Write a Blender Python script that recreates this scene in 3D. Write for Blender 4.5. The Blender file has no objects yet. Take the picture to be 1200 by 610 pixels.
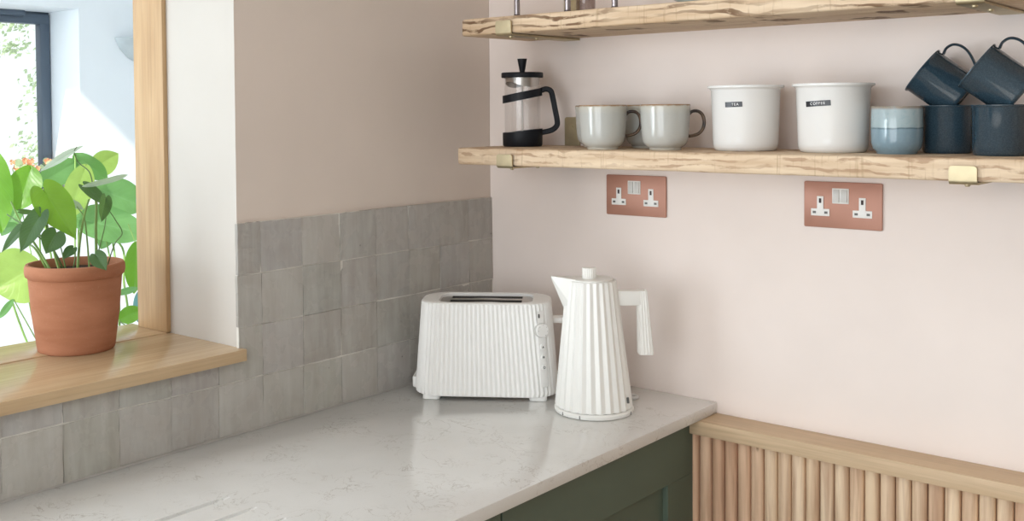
import bpy, bmesh, math, random
from mathutils import Vector, Matrix, noise as mnoise
R = math.radians
random.seed(7)
SC = bpy.context.scene
COL = SC.collection

# ------------------------------------------------------------------ materials
class N:
    def __init__(s, name):
        s.m = bpy.data.materials.new(name); s.m.use_nodes = True
        s.t = s.m.node_tree; s.t.nodes.clear()
        s.out = s.n('ShaderNodeOutputMaterial')
    def n(s, typ, **kw):
        x = s.t.nodes.new(typ)
        for k, v in kw.items(): setattr(x, k, v)
        return x
    def set(s, node, **kw):
        for k, v in kw.items():
            k2 = k.replace('_', ' ')
            node.inputs[k2].default_value = v
        return node
    def l(s, a, b): s.t.links.new(a, b)
    def bsdf(s, col=(.8, .8, .8), rough=.5, spec=.5, metal=0, **kw):
        b = s.n('ShaderNodeBsdfPrincipled')
        b.inputs['Base Color'].default_value = (*col, 1)
        b.inputs['Roughness'].default_value = rough
        b.inputs['Specular IOR Level'].default_value = spec
        b.inputs['Metallic'].default_value = metal
        for k, v in kw.items(): b.inputs[k.replace('_', ' ')].default_value = v
        s.l(b.outputs[0], s.out.inputs[0]); s.b = b
        return b
    def coord(s, scale=(1, 1, 1), which='Object', rot=(0, 0, 0)):
        c = s.n('ShaderNodeTexCoord'); mp = s.n('ShaderNodeMapping')
        mp.inputs['Scale'].default_value = scale; mp.inputs['Rotation'].default_value = rot
        s.l(c.outputs[which], mp.inputs[0]); return mp.outputs[0]
    def noise(s, vec, scale=5, detail=4, rough=.5, dist=0):
        x = s.n('ShaderNodeTexNoise')
        x.inputs['Scale'].default_value = scale; x.inputs['Detail'].default_value = detail
        x.inputs['Roughness'].default_value = rough; x.inputs['Distortion'].default_value = dist
        s.l(vec, x.inputs['Vector']); return x.outputs['Fac']
    def ramp(s, fac, stops):
        x = s.n('ShaderNodeValToRGB'); e = x.color_ramp.elements
        while len(e) < len(stops): e.new(.5)
        for el, (p, c) in zip(e, stops):
            el.position = p; el.color = (*c, 1) if len(c) == 3 else c
        s.l(fac, x.inputs[0]); return x.outputs[0]
    def mix(s, fac, a, b, mode='MIX'):
        x = s.n('ShaderNodeMix'); x.data_type = 'RGBA'; x.blend_type = mode
        for sock, v in ((x.inputs[0], fac), (x.inputs[6], a), (x.inputs[7], b)):
            if hasattr(v, 'is_linked'): s.l(v, sock)
            elif isinstance(v, tuple): sock.default_value = (*v, 1)
            else: sock.default_value = v
        return x.outputs[2]
    def math(s, op, a, b=0.):
        x = s.n('ShaderNodeMath'); x.operation = op
        for i, v in enumerate((a, b)):
            if hasattr(v, 'is_linked'): s.l(v, x.inputs[i])
            else: x.inputs[i].default_value = v
        return x.outputs[0]
    def bump(s, h, strength=.2, dist=.002):
        x = s.n('ShaderNodeBump'); x.inputs['Strength'].default_value = strength
        x.inputs['Distance'].default_value = dist
        s.l(h, x.inputs['Height']); s.l(x.outputs[0], s.b.inputs['Normal'])
    def col(s, c): s.l(c, s.b.inputs['Base Color'])

M = {}
def plain(name, col, rough=.5, spec=.5, metal=0, bump=0, bscale=60, var=.03, **kw):
    k = N(name); k.bsdf(col, rough, spec, metal, **kw)
    v = k.coord()
    f = k.noise(v, bscale * .15, 3)
    lo = tuple(max(0, c * (1 - var)) for c in col); hi = tuple(min(1, c * (1 + var)) for c in col)
    k.col(k.ramp(f, [(.3, lo), (.7, hi)]))
    if bump: k.bump(k.noise(v, bscale, 4), bump, .001)
    M[name] = k.m; return k

plain('pink_plaster', (.86, .772, .727), .75, .25, bump=.12, bscale=45, var=.02)
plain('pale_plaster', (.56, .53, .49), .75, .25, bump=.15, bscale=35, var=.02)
plain('beige_plaster', (.685, .60, .535), .8, .2, bump=.15, bscale=35, var=.02)
plain('cool_white_paint', (.83, .88, .92), .8, .2, bump=.05, var=.01)
plain('ceiling_white', (.85, .84, .82), .9, .2)
plain('grout', (.70, .68, .63), .9, .2, bump=.3, bscale=200, var=.06)
plain('greige_paint', (.42, .40, .37), .8)
plain('sealant', (.33, .315, .29), .5)
plain('white_plastic', (.895, .895, .88), .38, .45, var=.005)
plain('kettle_white', (.87, .87, .84), .32, .5, var=.005)
plain('grey_print', (.12, .12, .12), .5)
plain('steel', (.52, .49, .46), .28, .5, 1., var=.05)
plain('dark_steel', (.10, .095, .09), .4, .5, .9)
plain('green_paint', (.100, .134, .100), .5, .4, var=.02)
plain('brass', (.54, .465, .31), .5, .5, 1., var=.08, bscale=300)
plain('black_plastic', (.007, .009, .014), .5, .3, var=.1)
plain('white_enamel', (.80, .80, .79), .08, .5, var=.01)
plain('black_tape', (.02, .02, .026), .3)
plain('tape_white', (.82, .82, .82), .5)
plain('copper_plate', (.42, .205, .145), .42, .5, .25, var=.04, bscale=120)
plain('switch_grey', (.62, .62, .60), .35)
plain('socket_white', (.84, .84, .82), .35)
plain('slot_dark', (.03, .012, .012), .6)
plain('window_grey', (.085, .115, .155), .45)
plain('sconce_plaster', (.47, .52, .54), .9, .2, bump=.9, bscale=110, var=.12)
plain('soil', (.05, .035, .025), 1, .1, bump=1, bscale=120, var=.4)
plain('smoked_tube', (.30, .265, .27), .12, .6, .6)
plain('dark_foot', (.06, .04, .045), .4)
plain('grey_floor', (.42, .40, .37), .6, bscale=20, var=.05)
plain('cord_white', (.85, .85, .84), .3, Transmission_Weight=.3)
plain('stem_green', (.20, .33, .08), .45, bscale=100, var=.25)
plain('stem_dark', (.10, .17, .05), .45, bscale=100, var=.25)
plain('orange_petal', (.88, .38, .20), .6, var=.2, bscale=300)
plain('bowl_glaze', (.42, .47, .47), .3, var=.08, bscale=120)

def oak(name, c1, c2, axis, rough=.5, sc=1.):
    k = N(name); k.bsdf(c1, rough, .35)
    s = [26 * sc, 26 * sc, 26 * sc]; s[axis] = 2.2 * sc
    v = k.coord(tuple(s))
    f = k.noise(v, 1.4, 5, .55, .6)
    s2 = [160 * sc, 160 * sc, 160 * sc]; s2[axis] = 4
    g = k.noise(k.coord(tuple(s2)), 1.2, 3, .6)
    c = k.ramp(f, [(.3, c1), (.7, c2)])
    c = k.mix(k.ramp(g, [(.45, (0, 0, 0)), (.75, (.35, .35, .35))]), c, tuple(x * .62 for x in c1), 'MIX')
    k.col(c); k.bump(g, .12, .0006); M[name] = k.m
oak('oak_sill', (.52, .36, .205), (.63, .47, .29), 1, .25)
oak('oak_lining', (.45, .285, .145), (.56, .385, .215), 2, .5)
oak('oak_rail', (.57, .41, .255), (.68, .51, .34), 0, .5)

def rough_pine(name, wsc, dark, amt, fine, thr):
    k = N(name); k.bsdf((.7, .5, .3), .72, .25)
    base = k.ramp(k.noise(k.coord((5, 40, 60)), 1.5, 4), [(.3, (.60, .44, .295)), (.7, (.78, .63, .46))])
    # growth rings cut through by the saw: distorted bands
    w = k.n('ShaderNodeTexWave'); w.wave_type = 'BANDS'; w.bands_direction = 'Z'
    w.inputs['Scale'].default_value = wsc; w.inputs['Distortion'].default_value = 9
    w.inputs['Detail'].default_value = 3; w.inputs['Detail Scale'].default_value = 1.1; w.inputs['Detail Roughness'].default_value = .6
    k.l(k.coord((.8, .6, 2.2)), w.inputs['Vector'])
    rings = k.ramp(w.outputs['Fac'], [(.0, (0, 0, 0)), (.60, (.0, .0, .0)), (.82, (1, 1, 1))])
    brk = k.ramp(k.noise(k.coord((16 * fine, 30, 40 * fine)), 1.6, 5, .6), [(thr, (0, 0, 0)), (thr + .14, (1, 1, 1))])
    reg = k.ramp(k.noise(k.coord((5, 5, 9)), 1.1, 2), [(.34, (.12, .12, .12)), (.52, (1, 1, 1))])
    fac = k.mix(1., k.mix(1., rings, brk, 'MULTIPLY'), reg, 'MULTIPLY')
    c = k.mix(k.ramp(k.noise(k.coord((3, 12, 26)), 1.1, 3, .55, .8), [(.55, (0, 0, 0)), (.74, (.5, .5, .5))]), base, (.50, .32, .17))
    c = k.mix(k.math('MULTIPLY', fac, amt), c, dark)
    saw = k.noise(k.coord((210, 60, 14)), 1., 3)
    c = k.mix(k.ramp(saw, [(.60, (0, 0, 0)), (.72, (.35, .35, .35))]), c, (.34, .21, .11))
    k.col(c); k.bump(k.mix(.5, saw, w.outputs['Fac']), .35, .001); M[name] = k.m
rough_pine('pine_lower', 10, (.36, .215, .13), .68, 1.0, .40)
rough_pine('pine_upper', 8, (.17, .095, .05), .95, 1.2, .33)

def slat_wood():
    k = N('slat_wood'); k.bsdf((.7, .5, .35), .55, .3)
    a = k.n('ShaderNodeVertexColor'); a.layer_name = 'tone'
    g = k.noise(k.coord((60, 60, 3.2)), 1.3, 4, .55, .5)
    c = k.mix(k.ramp(g, [(.4, (0, 0, 0)), (.7, (.75, .75, .75))]), a.outputs[0], (.43, .25, .155))
    kn = k.n('ShaderNodeTexVoronoi'); kn.inputs['Scale'].default_value = 1.
    k.l(k.coord((24, 24, 7)), kn.inputs['Vector'])
    c = k.mix(k.ramp(kn.outputs['Distance'], [(.04, (.8, .8, .8)), (.10, (0, 0, 0))]), c, (.22, .10, .05))
    k.col(c); k.bump(g, .1, .0005); M['slat_wood'] = k.m
slat_wood()

def tile_mat():
    k = N('zellige'); k.bsdf((.4, .38, .35), .24, .45)
    a = k.n('ShaderNodeVertexColor'); a.layer_name = 'tone'
    st = k.noise(k.coord((1, 46, 7)), 1.2, 4, .6, .3)
    cl = k.noise(k.coord((14, 14, 14)), 1.3, 4)
    c = k.mix(k.ramp(st, [(.35, (0, 0, 0)), (.72, (.55, .55, .55))]), a.outputs[0], (.53, .525, .50))
    c = k.mix(k.ramp(cl, [(.42, (0, 0, 0)), (.75, (.32, .32, .32))]), c, (.33, .285, .25))
    pit = k.n('ShaderNodeTexVoronoi'); pit.inputs['Scale'].default_value = 16
    k.l(k.coord(), pit.inputs['Vector'])
    c = k.mix(k.ramp(pit.outputs['Distance'], [(.02, (.8, .8, .8)), (.04, (0, 0, 0))]), c, (.12, .11, .10))
    k.col(c)
    k.bump(k.noise(k.coord((12, 26, 16)), 1.2, 4), .22, .003)
    r = k.ramp(cl, [(.3, (.17, .17, .17)), (.7, (.36, .36, .36))]); k.l(r, k.b.inputs['Roughness'])
    M['zellige'] = k.m
tile_mat()

def quartz():
    k = N('quartz'); k.bsdf((.7, .68, .64), .13, .5)
    v = k.coord()
    n1 = k.noise(v, 16, 6, .62, 1.4)
    vein = k.ramp(k.math('ABSOLUTE', k.math('SUBTRACT', n1, .5)), [(0, (.85, .85, .85)), (.012, (0, 0, 0))])
    msk = k.ramp(k.noise(v, 9, 3), [(.44, (0, 0, 0)), (.6, (1, 1, 1))])
    f = k.mix(1., vein, msk, 'MULTIPLY')
    cl = k.ramp(k.noise(v, 7, 5), [(.3, (.725, .725, .705)), (.7, (.79, .79, .775))])
    sp = k.ramp(k.noise(v, 420, 2), [(.62, (0, 0, 0)), (.72, (.25, .25, .25))])
    c = k.mix(sp, cl, (.5, .48, .44))
    c = k.mix(k.math('MULTIPLY', f, .8), c, (.38, .345, .30))
    k.col(c); M['quartz'] = k.m
quartz()

def leafmat(name, col, vein, trans, tcol, rough=.35, spec=.5):
    k = N(name)
    b = k.bsdf(col, rough, spec)
    f = k.noise(k.coord(), 35, 3)
    uv = k.n('ShaderNodeUVMap'); uv.uv_map = 'leaf'; sp = k.n('ShaderNodeSeparateXYZ'); k.l(uv.outputs[0], sp.inputs[0])
    av = k.math('ABSOLUTE', sp.outputs['Y'])
    lat = k.math('SINE', k.math('MULTIPLY', k.math('SUBTRACT', sp.outputs['X'], k.math('MULTIPLY', av, .32)), 58.))
    lat = k.ramp(lat, [(.80, (0, 0, 0)), (1., (.55, .55, .55))])
    mid = k.ramp(av, [(.02, (1, 1, 1)), (.055, (0, 0, 0))])
    v = k.mix(1., lat, mid, 'LIGHTEN')
    base = k.ramp(f, [(.3, tuple(c * .85 for c in col)), (.7, tuple(min(1, c * 1.15) for c in col))])
    vc = tuple(min(1, c * 1.35 + .05) for c in col)
    k.col(k.mix(k.math('MULTIPLY', v, .6), base, vc))
    t = k.n('ShaderNodeBsdfTranslucent'); k.l(k.mix(k.math('MULTIPLY', v, .5), tcol, tuple(c * .72 for c in tcol)), t.inputs[0])
    mx = k.n('ShaderNodeMixShader'); mx.inputs[0].default_value = trans
    k.bump(v, .25, .002)
    k.l(b.outputs[0], mx.inputs[1]); k.l(t.outputs[0], mx.inputs[2]); k.l(mx.outputs[0], k.out.inputs[0])
    M[name] = k.m
leafmat('leaf_dark', (.042, .105, .036), 0, .22, (.22, .45, .05))
leafmat('leaf_bright', (.13, .30, .035), 0, .5, (.36, .66, .05))
leafmat('leaf_pale', (.42, .52, .42), 0, .3, (.5, .7, .4))
leafmat('leaf_sun', (.11, .27, .025), 0, .5, (.24, .50, .03))
leafmat('leaf_mid', (.12, .27, .09), 0, .45, (.25, .50, .14))
leafmat('leaf_lime', (.30, .44, .11), 0, .5, (.48, .68, .14))
leafmat('leaf_blue', (.10, .24, .26), 0, .3, (.2, .45, .4))
leafmat('ivy', (.36, .46, .27), 0, .4, (.6, .75, .45), .6)

def glass(name, tint, refl=.10, edge=.55):
    k = N(name)
    t = k.n('ShaderNodeBsdfTransparent'); t.inputs[0].default_value = (*tint, 1)
    g = k.n('ShaderNodeBsdfGlossy'); g.inputs['Roughness'].default_value = .03
    lw = k.n('ShaderNodeLayerWeight'); lw.inputs[0].default_value = .25
    r = k.ramp(lw.outputs['Facing'], [(0, (refl * .35,) * 3), (.75, (refl,) * 3), (1, (edge,) * 3)])
    mx = k.n('ShaderNodeMixShader'); k.l(r, mx.inputs[0]); k.l(t.outputs[0], mx.inputs[1]); k.l(g.outputs[0], mx.inputs[2])
    k.l(mx.outputs[0], k.out.inputs[0]); M[name] = k.m
glass('clear_glass', (.985, .985, .985), .10)
glass('window_glass', (.97, .98, .97), .06, .3)
glass('smoked_glass', (.78, .74, .73), .14)

def terracotta():
    k = N('terracotta'); k.bsdf((.52, .24, .14), .85, .2)
    v = k.coord((1, 1, 1))
    a = k.ramp(k.noise(k.coord((8, 8, 30)), 1, 5), [(.3, (.33, .135, .072)), (.7, (.45, .205, .12))])
    b = k.ramp(k.noise(v, 260, 3), [(.62, (0, 0, 0)), (.75, (.4, .4, .4))])
    k.col(k.mix(b, a, (.46, .26, .17)))
    k.bump(k.noise(k.coord((20, 20, 180)), 1, 4), .15, .001); M['terracotta'] = k.m
terracotta()

def stoneware():
    k = N('stoneware'); k.bsdf((.5, .5, .45), .12, .6)
    c = k.n('ShaderNodeTexCoord'); sx = k.n('ShaderNodeSeparateXYZ'); k.l(c.outputs['Object'], sx.inputs[0])
    v = k.coord((1, 1, .25))
    z = k.math('ADD', sx.outputs['Z'], k.math('MULTIPLY', k.noise(v, 90, 3), .004))
    z = k.math('MULTIPLY', z, 10.)
    g = k.ramp(z, [(.0, (.55, .52, .45)), (.045, (.55, .52, .45)), (.06, (.49, .495, .47)), (.72, (.47, .475, .45)),
                   (.865, (.52, .51, .45)), (.895, (.30, .17, .08)), (.93, (.22, .11, .05))])
    sp = k.ramp(k.noise(k.coord(), 500, 2), [(.66, (0, 0, 0)), (.75, (.35, .35, .35))])
    k.col(k.mix(sp, g, (.30, .26, .2))); M['stoneware'] = k.m
    k = N('brown_glaze'); k.bsdf((.08, .05, .035), .2, .5)
    k.col(k.ramp(k.noise(k.coord(), 60, 3), [(.35, (.03, .022, .022)), (.75, (.16, .10, .06))])); M['brown_glaze'] = k.m
    k = N('two_blue_glaze'); k.bsdf((.3, .4, .5), .12, .6)
    c = k.n('ShaderNodeTexCoord'); sx = k.n('ShaderNodeSeparateXYZ'); k.l(c.outputs['Object'], sx.inputs[0])
    z = k.math('ADD', sx.outputs['Z'], k.math('MULTIPLY', k.noise(k.coord(), 40, 2), .004))
    g = k.ramp(k.math('MULTIPLY', z, 10.), [(0, (.20, .29, .35)), (.43, (.22, .32, .385)), (.455, (.10, .16, .19)), (.475, (.36, .46, .49)), (.76, (.38, .47, .50)), (.8, (.30, .25, .2))])
    sp = k.ramp(k.noise(k.coord(), 160, 3), [(.5, (0, 0, 0)), (.75, (.4, .4, .4))])
    k.col(k.mix(sp, g, (.26, .38, .44))); M['two_blue_glaze'] = k.m
    k = N('navy_enamel'); k.bsdf((.02, .04, .07), .075, .8)
    sp = k.ramp(k.noise(k.coord(), 520, 2, .6), [(.40, (.024, .048, .070)), (.78, (.050, .085, .112))])
    k.col(sp); M['navy_enamel'] = k.m
stoneware()

# ------------------------------------------------------------------ geometry helpers
def finish(name, bm, mat, parent=None, sharp=35, loc=None):
    bmesh.ops.recalc_face_normals(bm, faces=bm.faces)
    me = bpy.data.meshes.new(name); bm.to_mesh(me); bm.free()
    if sharp:
        me.polygons.foreach_set('use_smooth', [True] * len(me.polygons))
        me.set_sharp_from_angle(angle=R(sharp))
    o = bpy.data.objects.new(name, me); COL.objects.link(o)
    for m in (mat if isinstance(mat, (list, tuple)) else [mat]): me.materials.append(M[m])
    if parent: o.parent = parent
    if loc: o.location = loc
    return o
def thing(name, label, cat, loc=(0, 0, 0), rz=0, group=None):
    o = bpy.data.objects.new(name, None); COL.objects.link(o); o.empty_display_size = .05
    o.location = loc; o.rotation_euler = (0, 0, R(rz)); tag(o, label, cat, group); return o
def tag(o, label, cat, group=None):
    o['label'] = label; o['category'] = cat
    if group: o['group'] = group
    return o
def struct(o, label=None, cat=None):
    o['kind'] = 'structure'
    if label: o['label'] = label
    if cat: o['category'] = cat
    return o
def box(bm, x0, x1, y0, y1, z0, z1, bev=0, seg=2):
    r = bmesh.ops.create_cube(bm, size=1)
    vs = r['verts']
    for v in vs:
        v.co = Vector((x0 + (v.co.x + .5) * (x1 - x0), y0 + (v.co.y + .5) * (y1 - y0), z0 + (v.co.z + .5) * (z1 - z0)))
    if bev:
        es = list({e for v in vs for e in v.link_edges})
        bmesh.ops.bevel(bm, geom=es, offset=bev, segments=seg, affect='EDGES', profile=.5)
    return bm
def B(*a, **k):
    return box(bmesh.new(), *a, **k)
def lathe(bm, prof, seg=64, zfun=None):
    rings = []
    for (r, z) in prof:
        if r < 1e-6: rings.append([bm.verts.new((0, 0, z))]); continue
        rings.append([bm.verts.new((r * math.cos(2 * math.pi * i / seg), r * math.sin(2 * math.pi * i / seg), z)) for i in range(seg)])
    for a, b in zip(rings, rings[1:]):
        n = max(len(a), len(b))
        for i in range(seg):
            j = (i + 1) % seg
            if len(a) == 1 and len(b) == 1: continue
            if len(a) == 1: bm.faces.new((a[0], b[i], b[j]))
            elif len(b) == 1: bm.faces.new((a[i], a[j], b[0]))
            else: bm.faces.new((a[i], a[j], b[j], b[i]))
    return bm
def cyl(bm, c, r, z0, z1, seg=24, axis='z', r2=None):
    r2 = r if r2 is None else r2
    A = []; Bv = []
    for i in range(seg):
        a = 2 * math.pi * i / seg; u, v = math.cos(a), math.sin(a)
        if axis == 'z': p, q = (c[0] + r * u, c[1] + r * v, z0), (c[0] + r2 * u, c[1] + r2 * v, z1)
        elif axis == 'y': p, q = (c[0] + r * u, z0, c[1] + r * v), (c[0] + r2 * u, z1, c[1] + r2 * v)
        else: p, q = (z0, c[0] + r * u, c[1] + r * v), (z1, c[0] + r2 * u, c[1] + r2 * v)
        A.append(bm.verts.new(p)); Bv.append(bm.verts.new(q))
    for i in range(seg):
        j = (i + 1) % seg; bm.faces.new((A[i], A[j], Bv[j], Bv[i]))
    bm.faces.new(A[::-1]); bm.faces.new(Bv); return bm
def catmull(P, n=8):
    P = [Vector(p) for p in P]; Q = [2 * P[0] - P[1]] + P + [2 * P[-1] - P[-2]]; out = []
    for i in range(1, len(Q) - 2):
        a, b, c, d = Q[i - 1:i + 3]
        for k in range(n):
            t = k / n
            out.append(.5 * ((2 * b) + (c - a) * t + (2 * a - 5 * b + 4 * c - d) * t * t + (3 * b - a - 3 * c + d) * t ** 3))
    out.append(P[-1]); return out
def tube(bm, P, r, seg=10, taper=None, sect=None, up=(0, 1, 0), smooth=8):
    """sweep: a round section of radius r, or sect = list of (u, v)"""
    C = catmull(P, smooth) if smooth else [Vector(p) for p in P]
    rings = []; n = len(C); prevu = Vector(up)
    for i, c in enumerate(C):
        t = (C[min(i + 1, n - 1)] - C[max(i - 1, 0)]).normalized()
        u = (prevu - t * prevu.dot(t))
        if u.length < 1e-4: u = t.orthogonal()
        u.normalize(); w = t.cross(u); prevu = u
        k = 1 if taper is None else 1 + (taper - 1) * i / (n - 1)
        S = sect if sect else [(r * math.cos(2 * math.pi * j / seg), r * math.sin(2 * math.pi * j / seg)) for j in range(seg)]
        rings.append([bm.verts.new(c + u * a * k + w * b * k) for a, b in S])
    m = len(rings[0])
    for a, b in zip(rings, rings[1:]):
        for j in range(m):
            l = (j + 1) % m; bm.faces.new((a[j], a[l], b[l], b[j]))
    bm.faces.new(rings[0][::-1]); bm.faces.new(rings[-1]); return bm
def rrect(hx, hy, r, n=6):
    out = []
    for cx, cy, a0 in ((hx - r, hy - r, 0), (-hx + r, hy - r, 90), (-hx + r, -hy + r, 180), (hx - r, -hy + r, 270)):
        for k in range(n + 1):
            a = R(a0 + 90 * k / n); out.append((cx + r * math.cos(a), cy + r * math.sin(a)))
    return out
def loft(bm, rings, cap0=True, cap1=True):
    V = [[bm.verts.new(p) for p in r] for r in rings]
    m = len(V[0])
    for a, b in zip(V, V[1:]):
        for j in range(m):
            l = (j + 1) % m; bm.faces.new((a[j], a[l], b[l], b[j]))
    if cap0: bm.faces.new(V[0][::-1])
    if cap1: bm.faces.new(V[-1])
    return V
def prism(bm, poly, axis, a, b, bev=0):
    """extrude a 2-D polygon along an axis ('x','y','z') between a and b"""
    def P(u, v, w): return {'x': (w, u, v), 'y': (u, w, v), 'z': (u, v, w)}[axis]
    A = [bm.verts.new(P(u, v, a)) for u, v in poly]; Bv = [bm.verts.new(P(u, v, b)) for u, v in poly]
    n = len(poly)
    fs = [bm.faces.new(A[::-1]), bm.faces.new(Bv)] + [bm.faces.new((A[i], A[(i + 1) % n], Bv[(i + 1) % n], Bv[i])) for i in range(n)]
    if bev:
        bmesh.ops.recalc_face_normals(bm, faces=fs)
        es = list({e for f in fs for e in f.edges if len(e.link_faces) == 2 and e.calc_face_angle(0) > R(25)})
        bmesh.ops.bevel(bm, geom=es, offset=bev, segments=2, affect='EDGES', profile=.5)
    return bm
def copy_thing(src, loc, rz=None, label=None, name=None):
    o = src.copy(); COL.objects.link(o); o.location = loc
    if rz is not None: o.rotation_euler = (0, 0, R(rz))
    if label: o['label'] = label
    for ch in src.children:
        c = ch.copy(); COL.objects.link(c); c.parent = o
        for g in ch.children:
            d = g.copy(); COL.objects.link(d); d.parent = c
    return o
SKY, DOOR, ROOF, SUN, EXPO, KITCHEN_FILL, OVERHEAD_FILL = 1.3, 72, 14, 6, -.12, 57, 7

FRONT_LEAVES = [
  ('h',(-0.266, -0.997, 1.36),(-0.185, -0.98, 1.275),0.034,-12,'leaf_bright',0),
  ('h',(-0.242, -1.016, 1.319),(-0.235, -1.063, 1.254),0.022,30,'leaf_dark',0),
  ('h',(-0.294, -1.022, 1.294),(-0.299, -1.066, 1.25),0.014,50,'leaf_dark',0),
  ('h',(-0.212, -1.003, 1.285),(-0.208, -1.026, 1.249),0.022,0,'leaf_dark',0),
  ('o',(-0.203, -0.956, 1.366),(-0.183, -0.872, 1.384),0.011,20,'leaf_pale',2.6),
  ('h',(-0.209, -0.948, 1.367),(-0.157, -0.929, 1.332),0.014,-35,'leaf_dark',0),
  ('h',(-0.152, -0.938, 1.347),(-0.139, -0.954, 1.304),0.015,-40,'leaf_dark',0),
  ('o',(-0.256, -0.922, 1.439),(-0.273, -1.003, 1.397),0.014,62,'leaf_pale',0),
  ('h',(-0.127, -0.976, 1.249),(-0.095, -0.975, 1.224),0.015,0,'leaf_dark',0),
  ('h',(-0.207, -0.973, 1.254),(-0.204, -0.997, 1.237),0.011,30,'leaf_dark',0),
  ('h',(-0.268, -0.946, 1.336),(-0.266, -0.917, 1.315),0.011,40,'leaf_pale',0),
  ('h',(-0.348, -1.002, 1.316),(-0.324, -0.981, 1.313),0.006,30,'leaf_dark',0),
]
BACK_LEAVES = [
  ('o',(-1.145, -0.675, 1.416),(-1.077, -0.681, 1.197),0.042,0,'leaf_sun',0),
  ('o',(-1.111, -0.579, 1.364),(-1.094, -0.63, 1.25),0.043,10,'leaf_sun',0),
  ('o',(-1.146, -0.543, 1.31),(-1.105, -0.441, 1.372),0.035,10,'leaf_mid',0),
  ('o',(-1.001, -0.483, 1.367),(-0.99, -0.54, 1.226),0.038,-15,'leaf_lime',0),
  ('o',(-1.119, -0.453, 1.391),(-1.094, -0.365, 1.312),0.031,20,'leaf_mid',0),
  ('o',(-1.13, -0.396, 1.341),(-1.087, -0.333, 1.387),0.036,20,'leaf_lime',0),
  ('o',(-1.029, -0.441, 1.3),(-0.968, -0.322, 1.243),0.049,-10,'leaf_mid',0),
  ('o',(-1.032, -0.511, 1.226),(-0.922, -0.348, 1.178),0.053,-25,'leaf_mid',0),
  ('o',(-0.859, -0.426, 1.166),(-0.867, -0.433, 1.025),0.027,10,'leaf_sun',0),
  ('o',(-1.002, -0.616, 1.117),(-1.047, -0.721, 1.056),0.074,0,'leaf_lime',0),
  ('o',(-1.008, -0.688, 1.033),(-1.038, -0.714, 0.982),0.009,0,'leaf_mid',0),
  ('o',(-0.81, -0.45, 1.044),(-0.817, -0.456, 0.96),0.015,30,'leaf_blue',0),
  ('o',(-0.812, -0.517, 1.044),(-0.769, -0.48, 1.059),0.009,0,'leaf_mid',0),
  ('o',(-0.806, -0.513, 0.979),(-0.763, -0.475, 1.005),0.022,0,'leaf_sun',0),
  ('o',(-0.93, -0.356, 1.331),(-0.94, -0.364, 1.224),0.014,0,'leaf_blue',0),
  ('o',(-1.231, -0.551, 1.255),(-1.223, -0.61, 1.172),0.023,0,'leaf_mid',0),
  ('o',(-1.095, -0.631, 1.214),(-1.137, -0.668, 1.192),0.013,0,'leaf_mid',0),
  ('o',(-0.998, -0.415, 1.202),(-1.02, -0.434, 1.132),0.023,0,'leaf_mid',0),
]
FRONT_STEMS = [
  ([(-0.226, -1.002, 1.222), (-0.275, -1.005, 1.249), (-0.317, -1.015, 1.295), (-0.35, -1.018, 1.335)],0.0024),
  ([(-0.233, -1.008, 1.223), (-0.25, -1.023, 1.252), (-0.283, -1.025, 1.263)],0.0023),
  ([(-0.234, -0.983, 1.219), (-0.247, -0.994, 1.261), (-0.246, -1.006, 1.299), (-0.242, -1.016, 1.319)],0.0020),
  ([(-0.259, -1.005, 1.274), (-0.294, -1.022, 1.294), (-0.337, -1.033, 1.313)],0.0016),
  ([(-0.203, -0.969, 1.22), (-0.208, -0.96, 1.261), (-0.211, -0.949, 1.307), (-0.221, -0.932, 1.34)],0.0027),
  ([(-0.204, -0.943, 1.223), (-0.225, -0.935, 1.265), (-0.238, -0.933, 1.304), (-0.257, -0.936, 1.324)],0.0018),
  ([(-0.212, -0.924, 1.214), (-0.221, -0.919, 1.28), (-0.212, -0.924, 1.342), (-0.209, -0.948, 1.367)],0.0029),
  ([(-0.217, -0.902, 1.211), (-0.186, -0.902, 1.254), (-0.175, -0.892, 1.276), (-0.157, -0.916, 1.303), (-0.152, -0.938, 1.333), (-0.152, -0.938, 1.347)],0.0011),
  ([(-0.212, -0.924, 1.342), (-0.215, -0.927, 1.368), (-0.221, -0.931, 1.392), (-0.244, -0.939, 1.409), (-0.259, -0.938, 1.428), (-0.264, -0.93, 1.437)],0.0013),
  ([(-0.209, -1.001, 1.223), (-0.236, -0.998, 1.255), (-0.254, -1.0, 1.309), (-0.266, -0.997, 1.36)],0.0019),
  ([(-0.199, -0.992, 1.223), (-0.205, -0.998, 1.254), (-0.212, -1.003, 1.285)],0.0015),
  ([(-0.2, -0.94, 1.217), (-0.178, -0.935, 1.261), (-0.153, -0.939, 1.305), (-0.152, -0.938, 1.347)],0.0012),
  ([(-0.201, -0.981, 1.221), (-0.196, -0.976, 1.24), (-0.207, -0.973, 1.254)],0.0014),
  ([(-0.154, -0.953, 1.222), (-0.135, -0.963, 1.239), (-0.127, -0.976, 1.249)],0.0012),
  ([(-0.238, -0.973, 1.217), (-0.25, -0.983, 1.239), (-0.269, -0.986, 1.254), (-0.294, -1.022, 1.294)],0.0017),
]
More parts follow.
